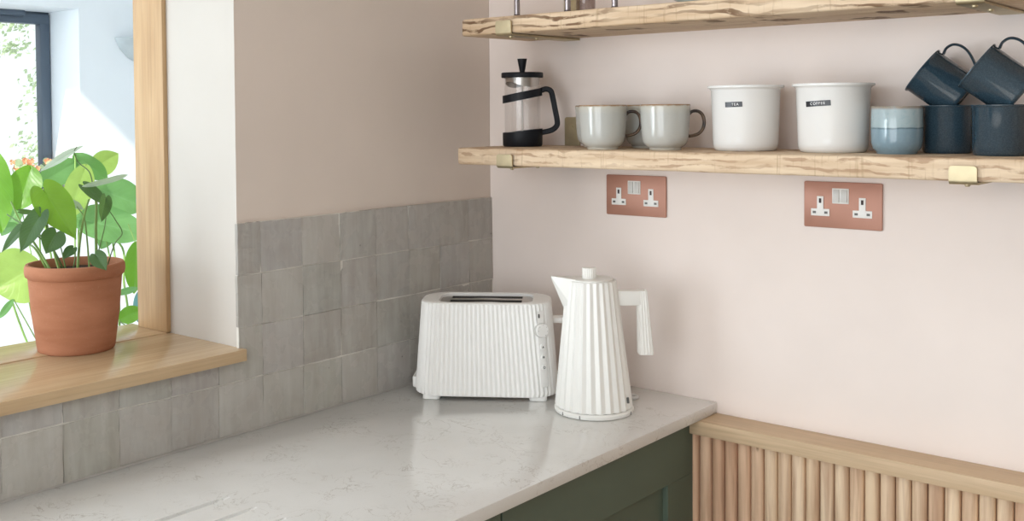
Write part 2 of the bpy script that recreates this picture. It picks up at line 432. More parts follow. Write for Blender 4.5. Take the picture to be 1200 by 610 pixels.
BACK_STEMS = [
  ([(-0.965, -0.452, 0.614), (-0.942, -0.432, 0.89), (-0.942, -0.432, 1.051), (-1.002, -0.418, 1.202), (-1.027, -0.44, 1.295)],0.0034),
  ([(-0.958, -0.446, 0.614), (-0.923, -0.416, 0.913), (-0.93, -0.421, 1.051), (-0.982, -0.4, 1.148), (-1.033, -0.511, 1.221)],0.0037),
  ([(-0.979, -0.464, 0.614), (-0.94, -0.431, 0.913), (-0.951, -0.439, 1.051), (-1.013, -0.427, 1.183), (-1.001, -0.483, 1.367)],0.0027),
  ([(-0.948, -0.437, 0.614), (-0.892, -0.388, 0.936), (-0.895, -0.392, 1.051), (-0.903, -0.398, 1.142), (-0.919, -0.412, 1.206)],0.0018),
  ([(-0.996, -0.479, 0.614), (-1.062, -0.536, 0.892), (-1.094, -0.564, 1.053), (-1.146, -0.542, 1.315)],0.0034),
  ([(-1.005, -0.487, 0.614), (-1.04, -0.583, 0.903), (-1.002, -0.616, 1.117)],0.0034),
  ([(-0.993, -0.476, 0.614), (-1.053, -0.528, 0.892), (-1.075, -0.548, 1.121), (-1.111, -0.579, 1.364)],0.0034),
  ([(-1.014, -0.494, 0.614), (-1.114, -0.581, 0.846), (-1.13, -0.661, 1.129), (-1.145, -0.675, 1.416)],0.0034),
  ([(-0.982, -0.467, 0.614), (-1.059, -0.467, 0.881), (-1.112, -0.447, 1.107), (-1.131, -0.424, 1.342), (-1.13, -0.396, 1.341)],0.0035),
  ([(-0.986, -0.47, 0.614), (-1.073, -0.48, 0.881), (-1.073, -0.48, 1.114), (-1.115, -0.45, 1.389)],0.0030),
  ([(-0.962, -0.449, 0.614), (-0.94, -0.364, 0.879), (-0.93, -0.355, 1.113), (-0.93, -0.356, 1.331)],0.0023),
  ([(-1.007, -0.488, 0.614), (-1.033, -0.577, 0.835), (-1.008, -0.688, 1.033)],0.0022),
  ([(-1.014, -0.494, 0.614), (-1.126, -0.525, 0.881), (-1.231, -0.551, 1.255)],0.0023),
  ([(-0.953, -0.442, 0.614), (-0.855, -0.423, 0.901), (-0.81, -0.45, 1.044)],0.0022),
  ([(-0.955, -0.443, 0.614), (-0.835, -0.471, 0.912), (-0.806, -0.513, 0.979)],0.0022),
  ([(-0.955, -0.443, 0.614), (-0.851, -0.486, 0.912), (-0.812, -0.517, 1.044)],0.0022),
  ([(-0.95, -0.439, 0.614), (-0.854, -0.422, 0.901), (-0.85, -0.418, 1.058), (-0.859, -0.426, 1.166)],0.0022),
  ([(-1.014, -0.494, 0.614), (-1.057, -0.598, 0.903), (-1.095, -0.631, 1.214)],0.0022),
  ([(-0.962, -0.449, 0.614), (-0.974, -0.42, 0.884), (-0.993, -0.41, 1.113), (-0.998, -0.415, 1.202)],0.0023),
]

# ================================================================== the setting
ZC = .90            # worktop height
OPY0, OPY1 = -.7535, -2.90      # opening through the wall
OPZ0, OPZ1 = 1.0375, 2.15
# left wall (tiled up to 1.293): plaster face at x = -.01
bm = bmesh.new()
box(bm, -.325, -.010, OPY0, .12, 0, 2.5)
box(bm, -.325, -.010, OPY1, OPY0, 0, OPZ0)
box(bm, -.325, -.010, OPY1, OPY0, OPZ1, 2.5)
box(bm, -.325, -.010, -4.6, OPY1, 0, 2.5)
wl = finish('wall_left', bm, ['beige_plaster', 'pale_plaster', 'cool_white_paint'], sharp=0)
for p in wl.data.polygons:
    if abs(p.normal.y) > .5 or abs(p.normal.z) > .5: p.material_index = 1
    if p.normal.x < -.5: p.material_index = 2
struct(wl, 'kitchen wall with plaster above the tiles and an opening into the next room', 'wall')

# zellige tiles, 4 rows, on a grout bed
def tone_layer(bm): return bm.loops.layers.float_color.new('tone')
bm = bmesh.new(); tl = tone_layer(bm)
rt = random.Random(11)
TP = .1025; RH = (1.293 - ZC) / 4
cols = [(-.0882, 0)] + [(-.0882 - TP * (k + 1), -.0882 - TP * k) for k in range(17)]
def tile(y0, y1, z0, z1, cut=None):
    n = 5; g = .0005
    U = [i / n for i in range(n + 1)]; Vl = list(U)
    if cut:      # notched round the corner of the opening
        uc, vc = (cut[0] - y0) / (y1 - y0), (cut[1] - z0) / (z1 - z0)
        U[min(range(1, n), key=lambda i: abs(U[i] - uc))] = uc; Vl[min(range(1, n), key=lambda i: abs(Vl[i] - vc))] = vc
    j = lambda s: rt.uniform(-s, s)
    base = rt.random() ** 1.3 * 1.3
    tone = (.335 + .062 * base + j(.009), .318 + .058 * base + j(.006), .292 + .055 * base + j(.012), 1)
    tx, ty, off = j(.0007), j(.0007), rt.uniform(-.0004, .0010)
    c = [(y0 + g + j(.0011), z0 + g + j(.0010)), (y1 - g + j(.0011), z0 + g + j(.0010)), (y1 - g + j(.0011), z1 - g + j(.0010)), (y0 + g + j(.0011), z1 - g + j(.0010))]
    V = []
    for a in range(n + 1):
        row = []
        for b in range(n + 1):
            u, v = U[a], Vl[b]
            e = .0006
            y = (c[0][0] * (1 - u) + c[1][0] * u) * (1 - v) + (c[3][0] * (1 - u) + c[2][0] * u) * v
            z = (c[0][1] * (1 - u) + c[1][1] * u) * (1 - v) + (c[3][1] * (1 - u) + c[2][1] * u) * v
            if a in (0, n): y += j(e) * .8
            if b in (0, n): z += j(e) * .8
            x = -.0015 + off + tx * (u - .5) * 2 + ty * (v - .5) * 2 - (.0009 if a in (0, n) or b in (0, n) else 0) + j(.0003)
            row.append(bm.verts.new((x, y, z)))
        V.append(row)
    fs = []
    for a in range(n):
        for b in range(n):
            if cut and U[a + 1] <= uc + 1e-6 and Vl[b] >= vc - 1e-6: continue
            fs.append(bm.faces.new((V[a][b], V[a + 1][b], V[a + 1][b + 1], V[a][b + 1])))
    rim = [V[a][0] for a in range(n)] + [V[n][b] for b in range(n)] + [V[a][n] for a in range(n, 0, -1)] + [V[0][b] for b in range(n, 0, -1)]
    bk = [bm.verts.new((-.0088, v.co.y, v.co.z)) for v in rim]
    for i in range(len(rim)):
        l = (i + 1) % len(rim)
        if cut and any(q.co.z > cut[1] + .002 and q.co.y < cut[0] - .002 for q in (rim[i], rim[l])): continue
        fs.append(bm.faces.new((rim[i], bk[i], bk[l], rim[l])))
    for f in fs:
        for lo in f.loops: lo[tl] = tone
for row in range(4):
    z0, z1 = ZC + .0015 + row * RH, ZC + (row + 1) * RH
    sh = rt.uniform(-.003, .003)
    for ci, (y0, y1) in enumerate(cols):
        a, b = y0 + sh, (y1 + sh if ci else y1 - .0015)
        zt, zb = z1, z0
        if b <= OPY0 - .004 or a < OPY0 - .008:
            if zb > OPZ0 - .004: 
                if b <= OPY0: continue
                a = max(a, OPY0 - .006)
            elif a < OPY0 - .008 and zt > OPZ0:
                if b > OPY0 + .02:      # tile cut round the corner of the opening
                    tile(a, b, zb, zt, (OPY0 - .0035, OPZ0 - .0003)); continue
                zt = OPZ0 - .0005
        tile(a, b, zb, zt)
tl_o = finish('wall_tile_facing', bm, 'zellige', wl, sharp=50)
bm = bmesh.new()
box(bm, -.0099, -.0037, OPY0 - .004, -.0003, ZC + .0005, 1.2925)
box(bm, -.0099, -.0037, -1.83, OPY0 - .004, ZC + .0005, OPZ0 - .0006)
finish('grout_bed', bm, 'grout', wl, sharp=0)
finish('sealant_bead', prism(bmesh.new(), [(-.0060, ZC + .0002), (.0022, ZC + .0002), (-.0004, ZC + .0030), (-.0060, ZC + .0030)], 'y', -3.1, -.0004), 'sealant', wl, sharp=0)

# right wall
wr = finish('wall_right', B(-.009, 2.9, 0, .12, 0, 2.5), 'pink_plaster', sharp=0)
struct(wr, 'pale pink plastered kitchen wall behind the shelves', 'wall')
struct(finish('wall_opposite', B(2.8, 2.9, -4.8, -.0005, 0, 2.5), 'greige_paint', sharp=0), 'unseen kitchen wall facing the worktop, added to block side light', 'wall')  # out of view, added to keep sky light off the tiled side
struct(finish('floor', B(-4.2, 2.9, -4.8, 2.2, -.1, 0), 'grey_floor', sharp=0), 'grey floor', 'floor')
struct(finish('ceiling', B(-.325, 2.9, -4.8, .12, 2.5, 2.6), 'ceiling_white', sharp=0), 'white kitchen ceiling', 'ceiling')

# opening: oak lining at the back of the reveal and the oak sill board
w1 = struct(thing('window_1', 'oak lined opening in the tiled wall', 'opening', (-.16, OPY0 - .3, OPZ0)))
def wpart(nm, bm, mat): 
    o = finish(nm, bm, mat, sharp=30); o.parent = w1; o.matrix_parent_inverse = Matrix.Translation(-Vector(w1.location)); return o
wpart('sill_board', B(-.2275, .0130, -2.95, -.7515, OPZ0, 1.0597, .0012), 'oak_sill')
wpart('back_sill_board', B(-.3650, -.2290, -2.95, -.7535, OPZ0, 1.0612, .0012), 'oak_sill')
wpart('jamb_board', B(-.3280, -.2260, -.7640, -.7535, 1.0612, OPZ1 - .0105, .0012), 'oak_lining')
wpart('jamb_board', B(-.3280, -.2260, OPY1, OPY1 + .0105, 1.0612, OPZ1 - .0105, .0012), 'oak_lining')
wpart('head_board', B(-.3280, -.2260, OPY1, -.7535, OPZ1 - .0105, OPZ1, .0012), 'oak_lining')

# next room: far wall with a grey window, side wall, ceiling with a roof light
WY, WZ0, WZ1 = .307, 1.19, 1.9290
bm = bmesh.new()
box(bm, -2.72, -2.4, WY, 2.1, 0, 2.5)
box(bm, -2.72, -2.4, -.75, WY, WZ1, 2.5)
box(bm, -2.72, -2.4, -.75, WY, 0, WZ0)
box(bm, -2.72, -2.4, -4.6, -.75, 0, 2.5)
struct(finish('wall_far', bm, 'cool_white_paint', sharp=0), 'white wall of the next room with a grey framed window', 'wall')
bm = bmesh.new(); box(bm, -2.4, -2.26, -4.45, -4.33, 0, 2.5); box(bm, -1.14, -.325, -4.45, -4.33, 0, 2.5); box(bm, -2.26, -1.14, -4.45, -4.33, 2.31, 2.5); box(bm, -2.26, -1.14, -4.45, -4.33, 0, .38)
struct(finish('wall_garden', bm, 'cool_white_paint', sharp=0), 'white wall of the next room round the garden doors', 'wall')
struct(finish('wall_end', B(-2.4, -.325, 1.6, 1.75, 0, 2.5), 'cool_white_paint', sharp=0), 'white end wall of the next room', 'wall')
bm = bmesh.new()   # ceiling round the roof light
box(bm, -2.72, -.325, -.68, 1.75, 2.5, 2.6)
box(bm, -2.72, -2.3, -4.6, -.68, 2.5, 2.6)
box(bm, -2.3, -.40, -4.6, -2.6, 2.5, 2.6)
box(bm, -.40, -.325, -4.6, -.68, 2.5, 2.6)
struct(finish('ceiling_far', bm, 'ceiling_white', sharp=0), 'white ceiling of the next room with a roof light', 'ceiling')

w2 = struct(thing('window_2', 'dark grey window with flowers before it', 'window', (-2.65, -.2, WZ0)))
def frame_ring(y0, y1, z0, z1, wd, x0, x1, bev=.004):
    bm = bmesh.new()
    box(bm, x0, x1, y0, y1, z1 - wd, z1, bev); box(bm, x0, x1, y0, y1, z0, z0 + wd, bev)
    box(bm, x0, x1, y0, y0 + wd, z0 + wd * .9, z1 - wd * .9, bev); box(bm, x0, x1, y1 - wd, y1, z0 + wd * .9, z1 - wd * .9, bev)
    return bm
def w2p(nm, bm, mat, sh=30):
    o = finish(nm, bm, mat, sharp=sh); o.parent = w2; o.matrix_parent_inverse = Matrix.Translation(-Vector(w2.location)); return o
Y1 = .325
w2p('window_frame', frame_ring(-.75, Y1, WZ0, 1.9400, .028, -2.68, -2.64), 'window_grey')
w2p('window_sash', frame_ring(-.72, Y1 - .022, WZ0 + .02, 1.9200, .042, -2.67, -2.625), 'window_grey')
w2p('glass_pane', B(-2.652, -2.648, -.70, Y1 - .05, WZ0 + .04, 1.89), 'window_glass', 0)
w2p('trickle_vent', B(-2.64, -2.60, -.5, .185, 1.9060, 1.9290, .004), 'window_grey')

# ------------------------------------------------------------------ dado rail and reeded panelling
DR = finish('trim_1', B(.562, 2.799, -.0790, -.0002, .8490, .8775, .0018), 'oak_rail', sharp=30)
struct(DR, 'oak rail capping the reeded wood panelling', 'rail')
bm = bmesh.new(); tl = tone_layer(bm); rs = random.Random(5)
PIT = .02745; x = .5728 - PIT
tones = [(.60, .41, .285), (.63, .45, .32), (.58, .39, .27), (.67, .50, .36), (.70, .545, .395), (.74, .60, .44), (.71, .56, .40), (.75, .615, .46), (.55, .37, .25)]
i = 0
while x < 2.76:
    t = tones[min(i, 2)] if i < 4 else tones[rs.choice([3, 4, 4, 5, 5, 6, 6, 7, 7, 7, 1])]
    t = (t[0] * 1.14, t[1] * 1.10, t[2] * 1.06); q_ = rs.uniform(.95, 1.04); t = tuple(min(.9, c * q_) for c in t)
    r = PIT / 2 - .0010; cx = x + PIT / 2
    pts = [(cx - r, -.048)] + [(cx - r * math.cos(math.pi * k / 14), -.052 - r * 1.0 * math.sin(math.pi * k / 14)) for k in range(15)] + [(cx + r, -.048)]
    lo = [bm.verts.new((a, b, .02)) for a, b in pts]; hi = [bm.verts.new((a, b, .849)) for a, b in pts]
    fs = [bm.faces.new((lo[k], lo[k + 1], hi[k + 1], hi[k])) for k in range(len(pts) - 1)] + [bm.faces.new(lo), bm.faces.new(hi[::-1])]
    t2 = (t[0] * .86, t[1] * .74, t[2] * .68)
    for f in fs:
        for l_ in f.loops: l_[tl] = (*t, 1)
    x += PIT; i += 1
fl = finish('trim_2', bm, 'slat_wood', sharp=40)
struct(fl, 'half round wooden slats under the oak rail', 'panelling')
finish('backing_board', B(.5460, 2.79, -.0481, -.0003, .0, .849), 'slat_wood', fl, sharp=0)

# ------------------------------------------------------------------ worktop with drainer grooves
def worktop():
    bm = bmesh.new(); box(bm, -.0092, .584, -3.2, -.0006, .8775, ZC, .0022, 2)
    wt = finish('worktop', bm, 'quartz', sharp=40)
    for gx in (.2508, .3182, .3863, .4545):
        c = bmesh.new()
        yend, ys = -.974, -2.2
        # rounded channel, running out to nothing at its end
        ring = []
        for y, dep, wd in ((yend, -.0002, .0020), (yend - .012, .0045, .0050), (yend - .04, .0085, .0060), (ys, .0100, .0062)):
            pw = lambda v_: math.copysign(abs(v_) ** .4, v_) if abs(v_) > 1e-6 else 0.
            pts = [(gx + wd * pw(math.cos(math.pi + math.pi * k / 10)), y, ZC - dep * pw(math.sin(math.pi * k / 10)) + (.0003 if dep > 0 else .0006)) for k in range(11)]
            pts = [(gx - wd * 1.001, y, ZC + .004)] + pts + [(gx + wd * 1.001, y, ZC + .004)]
            ring.append(pts)
        loft(c, ring)
        bmesh.ops.recalc_face_normals(c, faces=c.faces)
        me = bpy.data.meshes.new('groove'); c.to_mesh(me); c.free()
        co = bpy.data.objects.new('groove', me); COL.objects.link(co)
        md = wt.modifiers.new('cut', 'BOOLEAN'); md.operation = 'DIFFERENCE'; md.object = co; md.solver = 'EXACT'
        bpy.context.view_layer.update()
        dg = bpy.context.evaluated_depsgraph_get()
        new = bpy.data.meshes.new_from_object(wt.evaluated_get(dg))
        wt.modifiers.clear(); old = wt.data; wt.data = new; bpy.data.meshes.remove(old)
        bpy.data.objects.remove(co); bpy.data.meshes.remove(me)
    wt.data.name = 'worktop'
    return tag(wt, 'pale veined stone worktop with drainer grooves, carrying the kettle and toaster', 'worktop')
worktop()

# ------------------------------------------------------------------ green base cabinets
def shaker(bm, x, y0, y1, z0, z1, st, rail, th=.020, rec=.011):
    xs = x - th
    box(bm, xs, x - rec, y0 + .01, y1 - .01, z0 + .01, z1 - .01)
    box(bm, xs, x, y0, y1, z1 - rail, z1, .0008, 1); box(bm, xs, x, y0, y1, z0, z0 + rail, .0008, 1)
    box(bm, xs, x, y0, y0 + st, z0 + rail, z1 - rail, .0008, 1); box(bm, xs, x, y1 - st, y1, z0 + rail, z1 - rail, .0008, 1)
    return bm
def cabinet(y0, y1, label):
    t = thing('base_cabinet', label, 'cabinet', (.28, (y0 + y1) / 2, 0), 0, 'green base cabinets')
    def p(nm, bm, mat='green_paint'):
        o = finish(nm, bm, mat, t, sharp=30); o.matrix_parent_inverse = Matrix.Translation(-Vector(t.location)); return o
    p('carcass', B(.012, .5405, y0, y1, .10, .8770))
    p('plinth', B(.02, .50, y0, y1, .0, .0995))
    d = p('door', shaker(bmesh.new(), .5620, y0 + .0017, y1 - .0017, .105, .8735, .1015, .1065))
    return t
cabinet(-.6850, -.0610, 'sage green shaker cabinet under the worktop beside the reeded panelling')
cabinet(-1.3100, -.6855, 'sage green shaker cabinet left of the door gap, just a sliver under the worktop edge')
finish('filler_strip', B(.012, .5405, -.0608, -.0005, .0, .8770), 'green_paint', bpy.data.objects['base_cabinet'], sharp=0).matrix_parent_inverse = Matrix.Translation(-Vector(bpy.data.objects['base_cabinet'].location))

# ------------------------------------------------------------------ shelves and brackets
def shelf(x0, z0, z1, label, seed, mat):
    rr = random.Random(seed)
    bm = bmesh.new(); box(bm, x0, 2.1, -.2450, -.0045, z0, z1)
    bmesh.ops.bevel(bm, geom=[e for e in bm.edges if all(abs(v.co.x - x0) < 1e-5 and v.co.y < -.2 for v in e.verts)], offset=.010, segments=4, affect='EDGES', profile=.5)
    bmesh.ops.subdivide_edges(bm, edges=[e for e in bm.edges if abs(e.verts[0].co.x - e.verts[1].co.x) > .5], cuts=70, use_grid_fill=True)
    es = [e for e in bm.edges if len(e.link_faces) == 2 and e.calc_face_angle(0) > .5]
    bmesh.ops.bevel(bm, geom=es, offset=.0048, segments=3, affect='EDGES', profile=.5)
    for v in bm.verts:
        n = mnoise.noise(Vector((v.co.x * 9, v.co.y * 9, seed)))
        if v.co.y < -.23: v.co.y += .0022 * n
        if v.co.x < x0 + .02: v.co.x += .003 * mnoise.noise(Vector((v.co.z * 60, v.co.y * 20, seed)))
        if v.co.y < -.2: v.co.z += (.0012 if v.co.z > (z0 + z1) / 2 else .0006) * n * (1 if v.co.z < (z0+z1)/2 else -abs(n))
    o = finish('wall_shelf', bm, mat, sharp=40)
    return tag(o, label, 'shelf', 'rough sawn plank shelves')
shelf(.0950, 1.3845, 1.4200, 'lower rough sawn pine shelf carrying mugs and canisters', 3, 'pine_lower')
shelf(.1100, 1.6590, 1.6945, 'upper rough sawn pine shelf above the coffee press and canisters', 8, 'pine_upper')

def bracket(x0, z, label, lip, wd=.0405):
    t = thing('shelf_bracket', label, 'bracket', (x0, -.12, z), 0, 'brass shelf brackets')
    th = .0035; yf, yb = -.1282, .1195   # local y (front lip, wall)
    r = .007
    # side profile in (y, z): under the shelf, up the front, up the wall
    outer = [(yb, .100), (yb, -.0040)] + [(yf - th + r - r * math.sin(R(a)), -.0040 + r - r * math.cos(R(a))) for a in range(0, 91, 15)] + [(yf - th, lip)]
    inner = [(yf, lip)] + [(yf + (r - th) - (r - th) * math.sin(R(a)), -.0005 + (r - th) - (r - th) * math.cos(R(a))) for a in range(90, -1, -15)] + [(yb - th, -.0005), (yb - th, .100)]
    bm = bmesh.new(); prism(bm, outer + inner, 'x', 0, wd)
    top = [e for e in bm.edges if abs(e.verts[0].co.x - e.verts[1].co.x) < 1e-6 and all(abs(v.co.z - lip) < 1e-5 or abs(v.co.z - .100) < 1e-5 for v in e.verts) and abs(e.verts[0].co.z - e.verts[1].co.z) < 1e-5]
    bmesh.ops.bevel(bm, geom=top, offset=.0055, segments=4, affect='EDGES', profile=.5)
    # round the free corners of the lip and the wall plate
    o = finish('strap', bm, 'brass', t, sharp=30)
    for sy in (-.105, -.015):
        finish('screw', lathe(bmesh.new(), [(0, -.0085), (.0028, -.0082), (.0044, -.0066), (.0047, -.0040), (0, -.0040)], 16), 'brass', t, 35, (wd / 2, sy, 0))
    cyl_bm = cyl(bmesh.new(), (wd * .5, .0795), .0038, yb - th - .0016, yb - th, 16, 'y')
    finish('wall_screw', cyl_bm, 'brass', t)
    return t
bl = bracket(.2110, 1.3835, 'brass bracket near the left end of the lower shelf, under the press', .0250)
bracket(1.0995, 1.3835, 'brass bracket on the lower shelf edge below the dark blue mugs', .0250)
bracket(.2105, 1.6580, 'brass bracket near the left end of the upper shelf', .0270)
bracket(1.1080, 1.6580, 'brass bracket under the upper shelf above the dark blue mugs', .0270)

# ------------------------------------------------------------------ sockets
def socket(x, z, label):
    t = thing('power_socket', label, 'socket', (x, -.0002, z), 0, 'copper double sockets')
    bm = bmesh.new(); prism(bm, [(a + .0735, b - .0435) for a, b in rrect(.0735, .0435, .003, 4)], 'y', -.0048, 0, .0008)
    finish('faceplate', bm, 'copper_plate', t, 30)
    for cx in (.0320, .1114):
        bm = bmesh.new()
        poly = [(-.0062, -.0277), (.0062, -.0277), (.0062, -.0515), (.0178, -.0515), (.0178, -.0650), (-.0178, -.0650), (-.0178, -.0515), (-.0062, -.0515)]
        prism(bm, [(cx + a, b) for a, b in poly], 'y', -.0062, -.0049, .0003)
        ins = finish('outlet', bm, 'socket_white', t, 30)
        bm = bmesh.new()
        box(bm, cx - .0022, cx + .0022, -.0066, -.0060, -.0405, -.0318)
        finish('earth_slot', bm, 'slot_dark', ins, 0)
        for s in (-1, 1):
            bm = bmesh.new(); box(bm, cx + s * .0112 - .0031, cx + s * .0112 + .0031, -.0066, -.0060, -.0606, -.0562)
            finish('pin_slot', bm, 'dark_steel', ins, 0)
    sx = .0705
    bm = bmesh.new(); box(bm, sx - .0157, sx + .0157, -.0062, -.0049, -.0405, -.0117, .0006)
    sur = finish('switch_surround', bm, 'socket_white', t, 30)
    for s in (-1, 1):
        bm = bmesh.new(); c = sx + s * .0076
        box(bm, c - .0056, c + .0056, -.0080, -.0058, -.0378, -.0140, .0006)
        for v in bm.verts:
            if v.co.y < -.007: v.co.y += (v.co.z + .014) * .06
        finish('rocker_switch', bm, 'switch_grey', t, 30)
    return t
socket(.3218, 1.3579, 'copper double socket under the grey-green mugs, nearer the corner')
socket(.7678, 1.3596, 'copper double socket under the white coffee canister')

# ------------------------------------------------------------------ toaster
def toaster():
    t = thing('toaster', 'white ribbed two-slot toaster standing behind the kettle near the corner', 'toaster', (.166, -.232, ZC), 35)
    def outline(hx, hy, r, amp, pitch=.0098, z=0, per=8):
        base = rrect(hx, hy, r, 14)
        # resample evenly along the perimeter and press the ribs in
        pts = [Vector(p) for p in base]; L = [0]
        for a, b in zip(pts, pts[1:] + pts[:1]): L.append(L[-1] + (b - a).length)
        n = int(round(2 * math.pi * 1 + (L[-1] / pitch))) if False else NR
        out = []; N_ = n * per; k = 0
        for i in range(N_):
            s = L[-1] * i / N_
            while L[k + 1] < s: k += 1
            f = (s - L[k]) / max(1e-9, L[k + 1] - L[k]); a, b = pts[k], pts[(k + 1) % len(pts)]
            p = a.lerp(b, f); d = (b - a).normalized(); nrm = Vector((d.y, -d.x))
            ph = (i % per) / per
            w = 1 - abs(2 * ph - 1)
            out.append((p.x - nrm.x * amp * (1 - w), p.y - nrm.y * amp * (1 - w), z))
        return out
    NR = 84
    prof = [(.0085, .1465, .0795, .0550, .0), (.0100, .1495, .0825, .0560, .0012), (.0170, .1505, .0835, .0560, .0032)]
    for k in range(1, 7):
        f = k / 6; prof.append((.017 + f * (.1965 - .017), .1505 - .0130 * f, .0835 - .0115 * f, .0560 - .004 * f, .0032))
    prof += [(.1985, .1368, .0713, .0515, .0012), (.2000, .1350, .0695, .050, .0002)]
    rings = [outline(a, b, r, am, z=z) for z, a, b, r, am in prof]
    n = len(rings[0])
    def smooth(hx, hy, r, z): return outline(hx, hy, r, 0, z=z)
    rings += [smooth(.1320, .0670, .049, .2012), smooth(.1000, .0575, .030, .2012), smooth(.0985, .0560, .029, .2000), smooth(.0980, .0555, .029, .1930)]
    bm = bmesh.new(); loft(bm, rings, True, False)
    finish('body', bm, 'white_plastic', t, 24)
    # steel tray with two slots
    xs = [-.0995, -.0760, .0760, .0995]; ys = [-.0575, -.0380, -.0110, .0090, .0360, .0575]
    bm = bmesh.new()
    for i in range(3):
        for j in range(5):
            if i == 1 and j in (1, 3): continue
            zf = lambda X, Y: .1945 + (.0034 if abs(X) < .08 and abs(Y) < .05 else 0)
            bm.faces.new([bm.verts.new((X, Y, zf(X, Y))) for X, Y in ((xs[i], ys[j]), (xs[i + 1], ys[j]), (xs[i + 1], ys[j + 1]), (xs[i], ys[j + 1]))])
    bmesh.ops.remove_doubles(bm, verts=bm.verts, dist=1e-5)
    tray = finish('slot_tray', bm, 'steel', t, 20)
    for j in (1, 3):
        bm = bmesh.new(); x0, x1, y0, y1 = -.076, .076, ys[j], ys[j + 1]
        r1 = [(x0, y0, .1977), (x1, y0, .1977), (x1, y1, .1977), (x0, y1, .1977)]; r0 = [(a, b, .05) for a, b, c in r1]
        loft(bm, [r0, r1], True, False)
        sl = finish('bread_slot', bm, 'dark_steel', tray, 0)
        bm = bmesh.new()
        for s in (-1, 1):   # bowed wire guards
            yy = (y0 + y1) / 2 + s * .0085
            tube(bm, [(-.076, yy, .190), (-.035, yy - s * .003, .1935), (0, yy - s * .004, .1945), (.035, yy - s * .003, .1935), (.076, yy, .190)], .0011, 6)
        finish('bread_guard', bm, 'steel', sl)
    for sx in (-.112, .110):
        for sy in (-.062, .056):
            bm = bmesh.new(); prism(bm, [(sx + a, sy + b) for a, b in rrect(.0185, .011, .008)], 'z', 0, .0100, .0015)
            finish('foot', bm, 'white_plastic', t)
    # rear cord wrap lip seen at the left
    bm = bmesh.new(); prism(bm, [(-.1505 + a, .012 + b) for a, b in rrect(.0075, .040, .006)], 'z', .013, .036, .003)
    finish('cord_wrap_lip', bm, 'white_plastic', t)
    # controls on the rounded front right corner
    def frame(z, ang):
        f = (z - .022) / .1745; hx, hy, r = .1505 - .0130 * f, .0835 - .0115 * f, .0560 - .004 * f
        a = R(-90 + ang); n = Vector((math.cos(a), math.sin(a), .07)).normalized()
        p = Vector((hx - r + r * math.cos(a), -hy + r + r * math.sin(a), z))
        u = Vector((-math.sin(a), math.cos(a), 0)); v = n.cross(u)
        return Matrix(((u.x, v.x, n.x, p.x), (u.y, v.y, n.y, p.y), (u.z, v.z, n.z, p.z), (0, 0, 0, 1)))
    def put(nm, bm, mat, z, ang, parent=t, sh=35):
        bm.transform(frame(z, ang)); return finish(nm, bm, mat, parent, sh)
    A = 33
    bm = bmesh.new()
    S = []
    for z in (.03, .07, .11, .15, .185):
        S.append([frame(z, A - 9 + d * 3) @ Vector((0, 0, .0004)) for d in range(7)])
    V = [[bm.verts.new(p) for p in r] for r in S]
    for a, b in zip(V, V[1:]):
        for k in range(6): bm.faces.new((a[k], a[k + 1], b[k + 1], b[k]))
    finish('control_strip', bm, 'white_plastic', t)
    bm = bmesh.new(); cyl(bm, (0, 0), .0142, -.004, .0075, 40, r2=.0135)
    dial = put('dial', bm, 'white_plastic', .146, A, sh=30)
    bm = bmesh.new(); cyl(bm, (0, 0), .0150, -.0035, .0016, 40); put('dial_ring', bm, 'switch_grey', .146, A)
    bm = bmesh.new()
    for k in range(6):
        a = R(-60 + 48 * k); cyl(bm, (.0108 * math.cos(a), .0108 * math.sin(a)), .0006, .0074, .0079, 8)
    put('dial_marks', bm, 'grey_print', .146, A, dial)
    for z, kind in ((.112, 0), (.0915, 1), (.0705, 2)):
        bm = bmesh.new(); cyl(bm, (0, 0), .0058, -.003, .0030, 24, r2=.0052)
        b_ = put('push_button', bm, 'white_plastic', z, A)
        bm = bmesh.new()
        if kind == 0: prism(bm, [(-.0024, -.0018), (.0024, -.0018), (0, .0027)], 'z', .0028, .0034)
        elif kind == 1:
            for k in range(3):
                a = R(60 * k); d = Vector((math.cos(a), math.sin(a))); q = Vector((-d.y, d.x)) * .0005
                prism(bm, [tuple(d * .0026 + q), tuple(-d * .0026 + q), tuple(-d * .0026 - q), tuple(d * .0026 - q)], 'z', .0028, .0034)
        else:
            lathe(bm, [(.0016, .0028), (.0027, .0028), (.0027, .0034), (.0016, .0034), (.0016, .0028)], 20)
        put('button_icon', bm, 'grey_print', z, A, b_)
    # small dark capsule maker's mark
    bm = bmesh.new()
    loft(bm, [[(a, b, zz) for a, b in rrect(.0018, .0042, .0017)] for zz in (-.001, .0018)])
    mk = put('maker_mark', bm, 'grey_print', .1755, A - 4)
    # carriage lever on the right end
    bm = bmesh.new(); box(bm, .128, .166, -.012, .016, .150, .163, .004); finish('lever', bm, 'white_plastic', t)
    return t
toaster()

